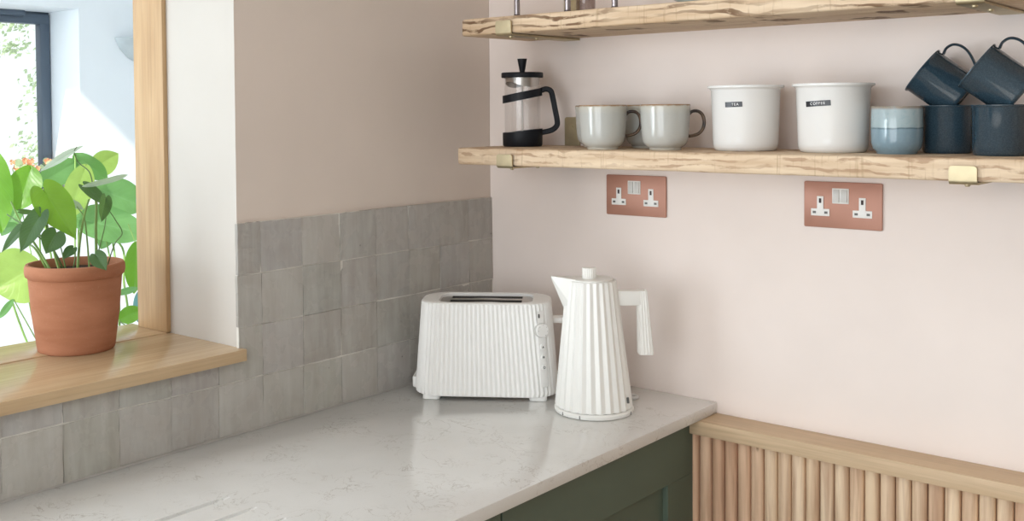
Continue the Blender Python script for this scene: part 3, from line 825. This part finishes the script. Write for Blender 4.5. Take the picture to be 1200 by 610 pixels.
# ------------------------------------------------------------------ kettle
def kettle():
    t = thing('kettle', 'white pleated electric kettle with straight handle, in front of the toaster', 'kettle', (.4233, -.2118, ZC), 41)
    n = 25
    def ring(r, z, amp):
        out = []
        for k in range(n):
            for ph, d in ((0, 0), (.42, 1), (.5, 1), (.92, 0)):
                a = 2 * math.pi * (k + ph) / n; q = r - amp * d
                out.append((q * math.cos(a) - .004 * (z / .262), q * math.sin(a), z))
        return out
    rings = [ring(.0758, .0122, .0026)]
    rings += [ring(.0772, .0140, .0037)]
    for k in range(1, 9):
        f = k / 8; rings.append(ring(.0772 + (.0500 - .0772) * f, .0140 + (.2585 - .0140) * f, .0037 - .0010 * f))
    rings += [ring(.0492, .2615, .0010), ring(.0480, .2625, 0), ring(.0450, .2625, 0), ring(.0445, .2590, 0)]
    bm = bmesh.new(); loft(bm, rings, True, True); finish('body', bm, 'kettle_white', t, 12)
    bm = bmesh.new()
    T = (-.0865, 0, .2705); A1 = (-.030, -.030, .2655); A2 = (-.030, .030, .2655); K = (-.0585, 0, .203); B1 = (-.040, -.028, .205); B2 = (-.040, .028, .205)
    v = [bm.verts.new(p) for p in (T, A1, A2, K, B1, B2)]
    for f in ((0, 1, 2), (0, 3, 4), (0, 4, 1), (0, 2, 5), (0, 5, 3), (1, 4, 5, 2), (3, 5, 4)): bm.faces.new([v[i] for i in f])
    bmesh.ops.recalc_face_normals(bm, faces=bm.faces)
    bmesh.ops.bevel(bm, geom=[e for e in bm.edges], offset=.0016, segments=2, affect='EDGES', profile=.5)
    finish('spout', bm, 'kettle_white', t, 30)
    bm = bmesh.new(); lathe(bm, [(0, .2585), (.0430, .2585), (.0430, .2640), (.0415, .2655), (.0360, .2660), (.0350, .2652), (0, .2652)], 64)
    for v in bm.verts: v.co.x -= .004
    lid = finish('lid', bm, 'kettle_white', t, 40)
    bm = bmesh.new()
    kr = lambda z, q: [((q - (.0009 if i % 2 else 0)) * math.cos(2 * math.pi * i / 44) - .008, (q - (.0009 if i % 2 else 0)) * math.sin(2 * math.pi * i / 44), z) for i in range(44)]
    loft(bm, [kr(.2650, .0138), kr(.2850, .0145), [(p[0] * .96 - .0003, p[1] * .96, .2862) for p in kr(0, .0145)]])
    finish('lid_knob', bm, 'kettle_white', lid, 25)
    bm = bmesh.new(); prism(bm, [(.030, .2115), (.0930, .2115), (.1000, .2130), (.1000, .2400), (.030, .2415)], 'y', -.0135, .0135, .0022)
    finish('handle_bar', bm, 'kettle_white', t, 30)
    bm = bmesh.new()
    def grip(cx, z, hx, hy):
        o = []; P = rrect(hx, hy, .006, 5); pts = [Vector(p) for p in P]; L = [0]
        for a, b in zip(pts, pts[1:] + pts[:1]): L.append(L[-1] + (b - a).length)
        k = 0; nn = 36
        for i in range(nn):
            s = L[-1] * i / nn
            while L[k + 1] < s: k += 1
            f = (s - L[k]) / max(1e-9, L[k + 1] - L[k]); p = pts[k].lerp(pts[(k + 1) % len(pts)], f)
            q = 1 - (.055 if i % 2 else 0); o.append((cx + p.x * q, p.y * q, z))
        return o
    loft(bm, [grip(.0955, .2385, .0088, .0125), grip(.0957, .2405, .0100, .0138), grip(.1035, .1150, .0150, .0155), grip(.1036, .1130, .0142, .0147)])
    finish('grip', bm, 'kettle_white', t, 14)
    bm = bmesh.new(); lathe(bm, [(0, 0), (.0730, 0), (.0770, .0015), (.0785, .006), (.0785, .0085), (.0765, .0105), (.0700, .0115), (0, .0115)], 80)
    base = finish('power_base', bm, 'kettle_white', t, 40)
    bm = bmesh.new(); lathe(bm, [(0, .0114), (.0725, .0114), (.0725, .0124), (0, .0124)], 64); finish('base_gap', bm, 'dark_steel', t, 40)
    for a in (-148, -118, -32):
        a = R(a); c, s_ = math.cos(a), math.sin(a)
        bm = B(-.001, .001, -.0008, .0008, -.003, .003)
        bm.transform(Matrix(((c, -s_, 0, .0781 * c), (s_, c, 0, .0781 * s_), (0, 0, 1, .0058), (0, 0, 0, 1))))
        finish('notch', bm, 'grey_print', base, 0)
    # capsule maker's mark low on the right flank
    a = R(-34); rr = .0748; bm = bmesh.new()
    q = [(x_, y_, zz) for zz in (-.003, .0011) for x_, y_ in rrect(.0016, .0060, .0015)]
    m = len(q) // 2; loft(bm, [q[:m], q[m:]])
    nn = Vector((math.cos(a), math.sin(a), .112)).normalized(); u = Vector((-math.sin(a), math.cos(a), 0)); v2 = nn.cross(u)
    p = Vector((rr * math.cos(a), rr * math.sin(a), .031))
    bm.transform(Matrix(((u.x, v2.x, nn.x, p.x), (u.y, v2.y, nn.y, p.y), (u.z, v2.z, nn.z, p.z), (0, 0, 0, 1))))
    finish('maker_mark', bm, 'grey_print', t)
    # cord from the back of the base, looping over the worktop
    bm = bmesh.new(); tube(bm, [(.040, .060, .006), (.055, .082, .005), (.080, .096, .0042), (.098, .092, .0042), (.100, .078, .0042), (.088, .074, .0042), (.060, .088, .0042), (.0, .118, .0042), (-.10, .130, .0042)], .0036, 10)
    finish('power_cord', bm, 'cord_white', t)
    return t
kettle()

# ------------------------------------------------------------------ french press
def press():
    t = thing('french_press', 'small glass coffee press with black frame on the lower shelf end', 'coffee press', (.1686, -.105, 1.4202), 38)
    bm = bmesh.new(); lathe(bm, [(0, 0), (.0415, 0), (.0436, .003), (.0440, .026), (.0440, .0345), (.0405, .0345), (.0405, .006), (0, .006)], 48)
    for v in bm.verts:
        if v.co.z > .03: v.co.z += .0045 * v.co.x / .044
    finish('base_cup', bm, 'black_plastic', t, 40)
    bm = bmesh.new(); lathe(bm, [(0, .0075), (.036, .0075), (.0395, .011), (.0400, .02), (.0400, .1505), (.0385, .1505), (.0380, .02), (.034, .010), (0, .0095)], 48)
    finish('beaker', bm, 'clear_glass', t, 40)
    bm = bmesh.new(); lathe(bm, [(0, .151), (.0450, .151), (.0462, .1525), (.0462, .1610), (.0450, .1625), (0, .1640)], 48)
    lid = finish('lid', bm, 'black_plastic', t, 40)
    bm = bmesh.new(); lathe(bm, [(0, .163), (.0055, .164), (.0105, .1915), (.0108, .1930), (0, .1935)], 24); finish('plunger_knob', bm, 'black_plastic', lid, 40)
    bm = bmesh.new(); lathe(bm, [(.0372, .151), (.0372, .136), (.0360, .136), (.0360, .151)], 48)
    for v in bm.verts:
        if v.co.z < .14: v.co.z += .006 * math.sin(2.0 * math.atan2(v.co.y, v.co.x) + .5)
    finish('strainer', bm, 'steel', lid, 40)
    bm = bmesh.new(); cyl(bm, (0, 0), .0016, .030, .152, 12); pl = finish('plunger_rod', bm, 'steel', t)
    bm = bmesh.new(); lathe(bm, [(0, .026), (.0365, .026), (.0372, .029), (.0365, .032), (0, .031)], 40); finish('filter_plate', bm, 'steel', pl)
    bm = bmesh.new(); lathe(bm, [(.0402, .103), (.0438, .103), (.0438, .120), (.0402, .120), (.0402, .103)], 48)
    for v in bm.verts: v.co.z += .0085 * v.co.x / .044
    finish('collar', bm, 'black_plastic', t, 40)
    S = [(a * .0090, b * .0058) for a, b in ((-1, -.6), (-.7, -1), (.7, -1), (1, -.6), (1, .6), (.7, 1), (-.7, 1), (-1, .6))]
    bm = bmesh.new(); tube(bm, [(.040, 0, .1225), (.052, 0, .1260), (.062, 0, .1220), (.0660, 0, .111), (.0720, 0, .080), (.0765, 0, .054), (.074, 0, .043), (.062, 0, .0345), (.040, 0, .030)], 0, sect=S, smooth=5)
    finish('handle', bm, 'black_plastic', t, 40)
press()

# ------------------------------------------------------------------ stoneware mugs
def mug(loc, rz, label):
    t = thing('stoneware_mug', label, 'mug', loc, rz, 'grey-green glazed mugs')
    bm = bmesh.new()
    lathe(bm, [(0, .004), (.026, .004), (.0275, 0), (.0305, 0), (.0310, .0045), (.0375, .0085), (.0428, .0160), (.0450, .028), (.0465, .050), (.0482, .082), (.0484, .0868), (.0474, .0885), (.0462, .0870),
               (.0455, .075), (.0440, .045), (.0420, .022), (.036, .012), (0, .0095)], 64)
    finish('body', bm, 'stoneware', t, 50)
    S = [(.0055 * math.cos(a), .0032 * math.sin(a)) for a in [2 * math.pi * i / 12 for i in range(12)]]
    bm = bmesh.new(); tube(bm, [(.0460, 0, .0690), (.0530, 0, .0745), (.0640, 0, .0745), (.0725, 0, .0670), (.0755, 0, .0540), (.0735, 0, .0420), (.0660, 0, .0320), (.0560, 0, .0280), (.0450, 0, .0260)], 0, sect=S)
    finish('handle', bm, 'brown_glaze', t, 50)
    return t
m0 = mug((.4250, -.178, 1.4202), 39, 'grey-green glazed mug in front, nearer the coffee press')
copy_thing(m0, (.5500, -.150, 1.4202), 40, 'grey-green glazed mug in front, next to the white tea canister')
copy_thing(m0, (.3420, -.068, 1.4202), 115, 'grey-green glazed mug behind, beside the brass bracket plate')
copy_thing(m0, (.4630, -.068, 1.4202), 120, 'grey-green glazed mug behind, showing between the two front mugs')

# ------------------------------------------------------------------ enamel canisters
def text_arc(s, size, r, ang, zc, tilt, lift):
    """lettering bent round a cylinder, as bmesh"""
    cu = bpy.data.curves.new('lettering', 'FONT'); cu.body = s; cu.size = size; cu.align_x = 'CENTER'; cu.align_y = 'CENTER'; cu.extrude = .0001; cu.space_character = 1.25
    ob = bpy.data.objects.new('lettering', cu); COL.objects.link(ob); bpy.context.view_layer.update()
    me = bpy.data.meshes.new_from_object(ob.evaluated_get(bpy.context.evaluated_depsgraph_get()))
    bpy.data.objects.remove(ob); bpy.data.curves.remove(cu)
    bm = bmesh.new(); bm.from_mesh(me); bpy.data.meshes.remove(me)
    for v in bm.verts:
        u, w, z = v.co; u2 = u * math.cos(tilt) - w * math.sin(tilt); w2 = u * math.sin(tilt) + w * math.cos(tilt)
        a = ang + u2 / r; q = r + lift + z
        v.co = Vector((q * math.cos(a), q * math.sin(a), zc + w2))
    return bm
def canister(loc, rz, s, tape_w, tilt, label):
    t = thing('canister', label, 'canister', loc, rz, 'white enamel canisters')
    R0, R1 = .0585, .0645
    bm = bmesh.new()
    lathe(bm, [(0, .0015), (.050, .0015), (.053, 0), (.0560, .0015), (.0588, .007), (.0598, .014), (.0635, .1130), (.0665, .1165), (.0698, .1175), (.0706, .1195), (.0698, .1218), (.0665, .1222), (.0628, .1205),
               (.0615, .113), (.0575, .014), (.054, .006), (0, .005)], 72)
    finish('pot', bm, 'white_enamel', t, 50)
    zc = .0865; rr = .0598 + (.0635 - .0598) * (zc - .014) / .099
    bm = bmesh.new(); n = 12
    V = []
    for k in range(n + 1):
        u = -tape_w / 2 + tape_w * k / n; row = []
        for w in (-.0048, .0048):
            u2 = u * math.cos(tilt) - w * math.sin(tilt); w2 = u * math.sin(tilt) + w * math.cos(tilt)
            z = zc + w2; q = .0598 + .0037 * (z - .014) / .099 + .0004
            row.append([bm.verts.new(((q + d) * math.cos(u2 / q), (q + d) * math.sin(u2 / q), z)) for d in (-.0003, .0002)])
        V.append(row)
    for a, b in zip(V, V[1:]):
        bm.faces.new((a[0][1], b[0][1], b[1][1], a[1][1])); bm.faces.new((a[1][1], b[1][1], b[1][0], a[1][0])); bm.faces.new((a[0][0], b[0][0], b[0][1], a[0][1]))
    tp = finish('label_tape', bm, 'black_tape', t, 40)
    finish('lettering', text_arc(s, .0066, rr, 0 + (.05 if s == 'TEA' else 0), zc, tilt, .0008), 'tape_white', tp, 0)
    return t
canister((.6955, -.105, 1.4202), -84.5, 'TEA', .0330, R(1.5), 'white enamel canister with a short TEA label')
canister((.8625, -.105, 1.4202), -93.0, 'COFFEE', .0460, R(3.0), 'white enamel canister with a long COFFEE label')

# ------------------------------------------------------------------ blue tumbler
bm = bmesh.new()
lathe(bm, [(0, .003), (.028, .003), (.029, 0), (.0315, .0), (.0330, .0035), (.0385, .0100), (.0408, .0200), (.0412, .045), (.0410, .0790), (.0402, .0805), (.0392, .0795), (.0390, .045), (.037, .016), (0, .010)], 56)
tag(finish('tumbler', bm, 'two_blue_glaze', None, 50, (.9800, -.125, 1.4202)), 'handleless blue two-tone tumbler between coffee canister and dark mugs', 'tumbler')

# ------------------------------------------------------------------ dark enamel mugs
def emug(label):
    t = thing('enamel_mug', label, 'mug', (0, 0, 0), 0, 'dark blue enamel mugs')
    bm = bmesh.new()
    lathe(bm, [(0, .0015), (.034, .0015), (.0365, 0), (.0388, .002), (.0400, .006), (.0412, .0765), (.0428, .0785), (.0438, .0800), (.0432, .0815), (.0418, .0812), (.0403, .078), (.0392, .006), (0, .0045)], 60)
    finish('body', bm, 'navy_enamel', t, 50)
    S = [(.0064 * math.cos(a), .0024 * math.sin(a)) for a in [2 * math.pi * i / 12 for i in range(12)]]
    bm = bmesh.new(); tube(bm, [(.0412, 0, .0710), (.0520, 0, .0735), (.0630, 0, .0690), (.0685, 0, .0570), (.0670, 0, .0420), (.0590, 0, .0250), (.0500, 0, .0130), (.0405, 0, .0110)], 0, sect=S)
    finish('handle', bm, 'navy_enamel', t, 50)
    return t
e0 = emug('dark blue enamel mug standing upright beside the blue tumbler')
e0.location = (1.0430, -.060, 1.4202); e0.rotation_euler.z = R(62)
e1 = copy_thing(e0, (1.1405, -.124, 1.4202), 30, 'dark blue enamel mug standing upright above the brass bracket')
def tilted(loc, label, tilt, yaw, back=0):
    o = copy_thing(e0, loc, 0, label)
    h = Vector((math.cos(R(yaw)), math.sin(R(yaw)), 0))
    z = (-h * math.cos(tilt) + Vector((0, 0, 1)) * math.sin(tilt)).normalized()     # axis base -> rim
    x = (h * math.sin(tilt) + Vector((0, 0, 1)) * math.cos(tilt)).normalized()      # handle upward
    y = z.cross(x)
    o.rotation_euler = Matrix((x, y, z)).transposed().to_euler(); return o
tilted((1.0650, -.0530, 1.5125), 'dark blue enamel mug tilted in the mouth of the mug beside the tumbler', R(38), 12)
tilted((1.1685, -.1170, 1.5150), 'dark blue enamel mug tilted in the mouth of the mug above the bracket', R(38), 12)

# ------------------------------------------------------------------ upper shelf, lowest ends of what stands there
ZU = 1.6947
st = thing('drip_stand', 'drip stand on the upper shelf with slim tube legs', 'stand', (.345, -.15, ZU))
for lx, ly in ((-.117, -.05), (.0150, -.055), (.1230, -.050)):
    bm = bmesh.new(); cyl(bm, (lx, ly), .0062, .004, .205, 20); lg = finish('leg', bm, 'smoked_tube', st)
    bm = bmesh.new(); lathe(bm, [(0, 0), (.0075, 0), (.0075, .0045), (.0060, .0060), (0, .0062)], 20); finish('rubber_foot', bm, 'dark_foot', lg, 40, (lx, ly, 0))
bm = bmesh.new(); box(bm, -.13, .135, -.064, -.040, .205, .215, .003); finish('top_plate', bm, 'smoked_tube', st)
bm = bmesh.new()
lathe(bm, [(0, 0), (.0185, 0), (.0195, .002), (.0205, .11), (.0195, .11), (.0182, .006), (0, .005)], 32)
tag(finish('drinking_glass', bm, 'smoked_glass', None, 50, (.3720, -.158, ZU)), 'slim clear glass on the upper shelf around the middle stand leg', 'glass')
bm = bmesh.new(); lathe(bm, [(0, .003), (.030, .003), (.031, 0), (.034, 0), (.036, .004), (.060, .016), (.074, .042), (.076, .055), (.073, .055), (.070, .042), (.056, .02), (0, .011)], 48)
tag(finish('stoneware_bowl', bm, 'bowl_glaze', None, 50, (.6350, -.1720, ZU)), 'grey stoneware bowl on the upper shelf, only its base in view', 'bowl')

# ------------------------------------------------------------------ plants
HEART = [(0, 0), (-.10, .16), (-.135, .40), (-.03, .72), (.16, .95), (.38, .98), (.60, .76), (.80, .40), (.92, .15), (1, 0)]
OVAL = [(0, 0), (.02, .22), (.10, .55), (.25, .88), (.45, 1.0), (.65, .92), (.82, .64), (.94, .26), (1, 0)]
def leaf_bm(kind, base, tip, hw, roll, curl, rng, eye=Vector((1.6, -1.99, 1.5))):
    base, tip = Vector(base), Vector(tip); L = (tip - base).length; X = (tip - base) / L
    # leaves turn their face to the kitchen side, tipped by roll
    nrm = (eye - base); nrm -= X * nrm.dot(X); nrm.normalize()
    nrm = Matrix.Rotation(R(roll), 3, X) @ nrm; Y = nrm.cross(X)
    O = HEART if kind == 'h' else OVAL
    C = catmull([(a, b, 0) for a, b in O], 3); n = len(C)
    bm = bmesh.new(); ns = 6; cols = []; uvs = {}; ul = bm.loops.layers.uv.new('leaf')
    wav = rng.uniform(0, 6)
    for i, c in enumerate(C):
        t = i / (n - 1); mid = max(0, min(1, t ** 1.05))
        row = []
        for s in range(-ns, ns + 1):
            f = abs(s) / ns; sg = 1 if s > 0 else -1
            px = mid * (1 - f) + c.x * f; py = c.y * f * hw * sg
            if curl:
                rr = hw / curl * 1.9; a = py / rr; y2 = math.sin(a) * rr * (.55 + .3 * t); z2 = (1 - math.cos(a)) * rr * .7
            else:
                y2 = py; z2 = .16 * abs(py) - .10 * L * math.sin(math.pi * .5 * px) ** 2 * .6 + .05 * hw * math.sin(9 * px + wav + sg) * f
                z2 -= .05 * hw * (1 - f) ** 4
                z2 += (.012 * hw * math.sin(40 * px) * f if kind == 'o' else 0)
            vv = bm.verts.new(base + X * px * L + Y * y2 + nrm * z2); uvs[vv] = (px, s / ns); row.append(vv)
        cols.append(row)
    for a, b in zip(cols, cols[1:]):
        for j in range(2 * ns): 
            f_ = bm.faces.new((a[j], a[j + 1], b[j + 1], b[j]))
            for lo in f_.loops: lo[ul].uv = uvs[lo.vert]
    bmesh.ops.remove_doubles(bm, verts=bm.verts, dist=1e-6)
    return bm
def rel(o, t):
    o.matrix_parent_inverse = Matrix.Translation(-Vector(t.location)); return o

PX, PY, PZ = -.2424, -.9501, 1.0599
pot = thing('potted_plant', 'heart-leaved houseplant in a terracotta pot on the oak sill', 'plant', (PX, PY, PZ))
bm = bmesh.new()
lathe(bm, [(0, .004), (.060, .004), (.062, 0), (.0670, 0), (.0695, .003), (.0705, .010), (.0785, .070), (.0840, .1370), (.0885, .1405), (.0900, .1480), (.0895, .1570), (.0870, .1620), (.0820, .1625), (.0790, .1580), (.0780, .1400), (.060, .01), (0, .01)], 72)
finish('terracotta_pot', bm, 'terracotta', pot, 45)
bm = bmesh.new(); lathe(bm, [(0, .150), (.030, .1485), (.060, .147), (.0785, .1455)], 40)
for v in bm.verts: v.co.z += .003 * mnoise.noise(v.co * 90)
finish('soil', bm, 'soil', pot, 60)
rg = random.Random(3)
for kind, b, tp, hw, ro, m, cu in FRONT_LEAVES:
    rel(finish('leaf', leaf_bm(kind, b, tp, hw, ro, cu, rg), m, pot, 80), pot)
for P, r in FRONT_STEMS:
    P = [Vector(p) for p in P]
    if P[0].z < 1.23:
        d = Vector((P[0].x - PX, P[0].y - PY, 0)); d = d * (min(1, .055 / d.length) if d.length else 1)
        P[0] = Vector((PX + d.x, PY + d.y, 1.203))
    bm = bmesh.new(); tube(bm, P, r * 1.05, 8, .62)
    rel(finish('stalk', bm, 'stem_dark' if r < .0018 else 'stem_green', pot, 60), pot)

GX, GY = -.965, -.452
big = thing('floor_plant', 'tall large-leaved plant behind the sill in the bright next room', 'plant', (GX, GY, 0))
bm = bmesh.new(); lathe(bm, [(0, 0), (.13, 0), (.14, .01), (.17, .40), (.18, .42), (.18, .45), (.165, .45), (.16, .41), (0, .40)], 40); finish('plant_pot', bm, 'terracotta', big)
bm = bmesh.new(); lathe(bm, [(0, .43), (.1, .425), (.162, .42)], 30); finish('soil', bm, 'soil', big)
for kind, b, tp, hw, ro, m, cu in BACK_LEAVES:
    rel(finish('leaf', leaf_bm(kind, b, tp, hw, ro, cu, rg), m, big, 80), big)
for P, r in BACK_STEMS:
    P = [Vector(p) for p in P]; q = Vector((GX, GY, .42)); d = (P[0] - q); d.z = 0
    P = [q + d.normalized() * min(.09, d.length)] + P
    bm = bmesh.new(); tube(bm, P, r, 8, .7); rel(finish('stalk', bm, 'stem_green', big, 60), big)

# geraniums on the inner sill of the far window
def geranium(loc, label, seed):
    t = thing('geranium', label, 'flowers', loc, 0, 'orange flowers at the far window'); q = random.Random(seed)
    bm = bmesh.new(); lathe(bm, [(0, 0), (.028, 0), (.036, .06), (.038, .062), (.034, .062), (0, .055)], 24); finish('flower_pot', bm, 'terracotta', t)
    bm = bmesh.new()
    for k in range(16):
        c = Vector((q.uniform(-.04, .04), q.uniform(-.042, .042), q.uniform(.09, .125)))
        for j in range(5):
            a = 2 * math.pi * j / 5 + q.random(); u = Vector((.3, math.cos(a), math.sin(a))).normalized(); w = Vector((1, 0, 0)).cross(u).normalized()
            p0 = c; bm.faces.new([bm.verts.new(x_) for x_ in (p0, p0 + u * .008 + w * .006, p0 + u * .014, p0 + u * .008 - w * .006)])
    finish('blossoms', bm, 'orange_petal', t)
    bm = bmesh.new()
    for k in range(18):
        c = Vector((q.uniform(-.045, .045), q.uniform(-.045, .045), q.uniform(.065, .125))); r_ = q.uniform(.010, .018); nn = Vector((q.uniform(.2, 1), q.uniform(-1, 1), q.uniform(-.3, 1))).normalized(); u = nn.orthogonal().normalized(); w = nn.cross(u)
        bm.faces.new([bm.verts.new(c + (u * math.cos(R(45 * j)) + w * math.sin(R(45 * j))) * r_) for j in range(8)])
    finish('foliage', bm, 'ivy', t)
    bm = bmesh.new()
    for k in range(6): tube(bm, [(0, 0, .05), (q.uniform(-.02, .02), q.uniform(-.02, .02), .08), (q.uniform(-.035, .035), q.uniform(-.035, .035), .11)], .0015, 6)
    finish('stalks', bm, 'stem_green', t)
    return t
geranium((-2.545, .142, WZ0), 'orange flowers before the glass of the far window', 1)
geranium((-2.545, .262, WZ0), 'orange flowers beside the right frame of the far window', 2)

# plaster wall light in the next room
sc = thing('wall_light', 'half-bowl plaster wall light in the next room beside the oak jamb', 'wall light', (-2.4, .612, 1.712))
bm = bmesh.new(); seg = 28; prof = [(0, 0), (.045, .006), (.085, .026), (.120, .060), (.140, .098), (.143, .108), (.136, .108), (.112, .064), (.04, .014)]
rows = [[bm.verts.new((max(.0003, .78 * r_ * math.sin(math.pi * k / seg)), -r_ * math.cos(math.pi * k / seg), z)) for k in range(seg + 1)] for r_, z in prof]
for a, b in zip(rows, rows[1:]):
    for k in range(seg): bm.faces.new((a[k], a[k + 1], b[k + 1], b[k]))
bmesh.ops.remove_doubles(bm, verts=bm.verts, dist=1e-6)
finish('plaster_shade', bm, 'sconce_plaster', sc, 60)
finish('lamp_holder', B(.0004, .05, -.02, .02, .05, .085, .004), 'cool_white_paint', sc)

# garden beyond the far window
def clump(name, pts, n, r, seed, label):
    q = random.Random(seed); bm = bmesh.new()
    for k in range(n):
        a, b = pts[q.randrange(len(pts))]; c = Vector(a).lerp(Vector(b), q.random()) + Vector((q.gauss(0, .06), q.gauss(0, r), q.gauss(0, r)))
        s = q.uniform(.008, .020); nn = Vector((q.uniform(.1, 1), q.uniform(-1, 1), q.uniform(-1, 1))).normalized(); u = nn.orthogonal().normalized(); w = nn.cross(u)
        bm.faces.new([bm.verts.new(c + u * s * x_ + w * s * y_) for x_, y_ in ((-1, 0), (0, .55), (1, 0), (0, -.55))])
    o = finish(name, bm, 'ivy', None, 0); o['kind'] = 'stuff'; tag(o, label, 'foliage'); return o
clump('climbing_foliage', [((-3.4, .63, 1.15), (-3.4, .64, 1.50)), ((-3.4, .63, 1.5), (-3.4, .645, 1.75)), ((-3.4, .61, 1.2), (-3.4, .6, 1.4)), ((-3.4, .66, .02), (-3.4, .64, 1.2))], 260, .022, 4, 'sparse climbing leaves outside the far window, down its right side')
clump('tree_foliage', [((-3.4, .40, 1.90), (-3.4, .62, 1.95)), ((-3.4, .40, 1.99), (-3.4, .55, 1.96)), ((-3.4, .45, 1.80), (-3.4, .6, 1.84))], 260, .025, 6, 'pale tree leaves outside at the top of the far window')

# ================================================================== light, sky, camera
W = bpy.data.worlds.new('sky'); SC.world = W; W.use_nodes = True
bg = W.node_tree.nodes['Background']; bg.inputs[0].default_value = (.92, .97, 1.0, 1); bg.inputs[1].default_value = SKY
def area(name, loc, size, rot, power, color=(1, 1, 1)):
    l = bpy.data.lights.new(name, 'AREA'); l.shape = 'RECTANGLE'; l.size, l.size_y = size; l.energy = power; l.color = color
    o = bpy.data.objects.new(name, l); COL.objects.link(o); o.location = loc; o.rotation_euler = [R(a) for a in rot]; return o
# daylight through the garden doors of the next room (its open end, well left of the view)
area('garden_door_daylight', (-1.70, -4.30, 1.35), (1.1, 1.9), (90, 0, 0), DOOR, (.88, .955, 1.0))
area('kitchen_fill', (1.15, -4.40, 1.35), (2.2, 2.1), (90, 0, 0), KITCHEN_FILL, (.93, .97, 1.0))  # added fill at the open end behind the camera, no window stands there
area('overhead_fill', (1.30, -1.7, 2.47), (1.2, 1.2), (0, 0, 0), OVERHEAD_FILL, (.96, .98, 1.0))  # added overhead fill to lift worktop and corner, no fitting behind it
area('roof_light_daylight', (-1.35, -1.64, 2.62), (1.9, 1.9), (0, 0, 0), ROOF, (.90, .96, 1.0))
s = bpy.data.lights.new('sun', 'SUN'); s.energy = SUN; s.angle = R(1.2); s.color = (1, .95, .88)
so = bpy.data.objects.new('sun', s); COL.objects.link(so); so.rotation_euler = Vector((-.2, .64, -.59)).to_track_quat('-Z', 'Y').to_euler()

cam = bpy.data.cameras.new('camera'); co = bpy.data.objects.new('camera', cam); COL.objects.link(co); SC.camera = co
F, CX, CY = 1250.731, 529.347, 169.327
cam.sensor_fit = 'HORIZONTAL'; cam.sensor_width = 36; cam.lens = F * 36 / 1200
cam.shift_x = (600 - CX) / 1200; cam.shift_y = (CY - 305) / 1200; cam.clip_start = .02
yaw, pit, rol = R(130.946193), R(-1.746547), R(-.477751)
fw = Vector((math.cos(pit) * math.cos(yaw), math.cos(pit) * math.sin(yaw), math.sin(pit)))
rt_ = fw.cross(Vector((0, 0, 1))).normalized(); up_ = rt_.cross(fw)
r2 = rt_ * math.cos(rol) + up_ * math.sin(rol); u2 = -rt_ * math.sin(rol) + up_ * math.cos(rol)
co.matrix_world = Matrix(((r2.x, u2.x, -fw.x, 1.5972), (r2.y, u2.y, -fw.y, -1.9912), (r2.z, u2.z, -fw.z, 1.4971), (0, 0, 0, 1)))
SC.view_settings.view_transform = 'Standard'; SC.view_settings.look = 'None'; SC.view_settings.gamma = 1
SC.view_settings.use_curve_mapping = False; SC.view_settings.exposure = EXPO
SC.cycles.use_denoising = True; SC.cycles.max_bounces = 10; SC.cycles.diffuse_bounces = 6; SC.cycles.transparent_max_bounces = 16
SC.cycles.sample_clamp_indirect = 6; SC.cycles.caustics_reflective = False; SC.cycles.caustics_refractive = False
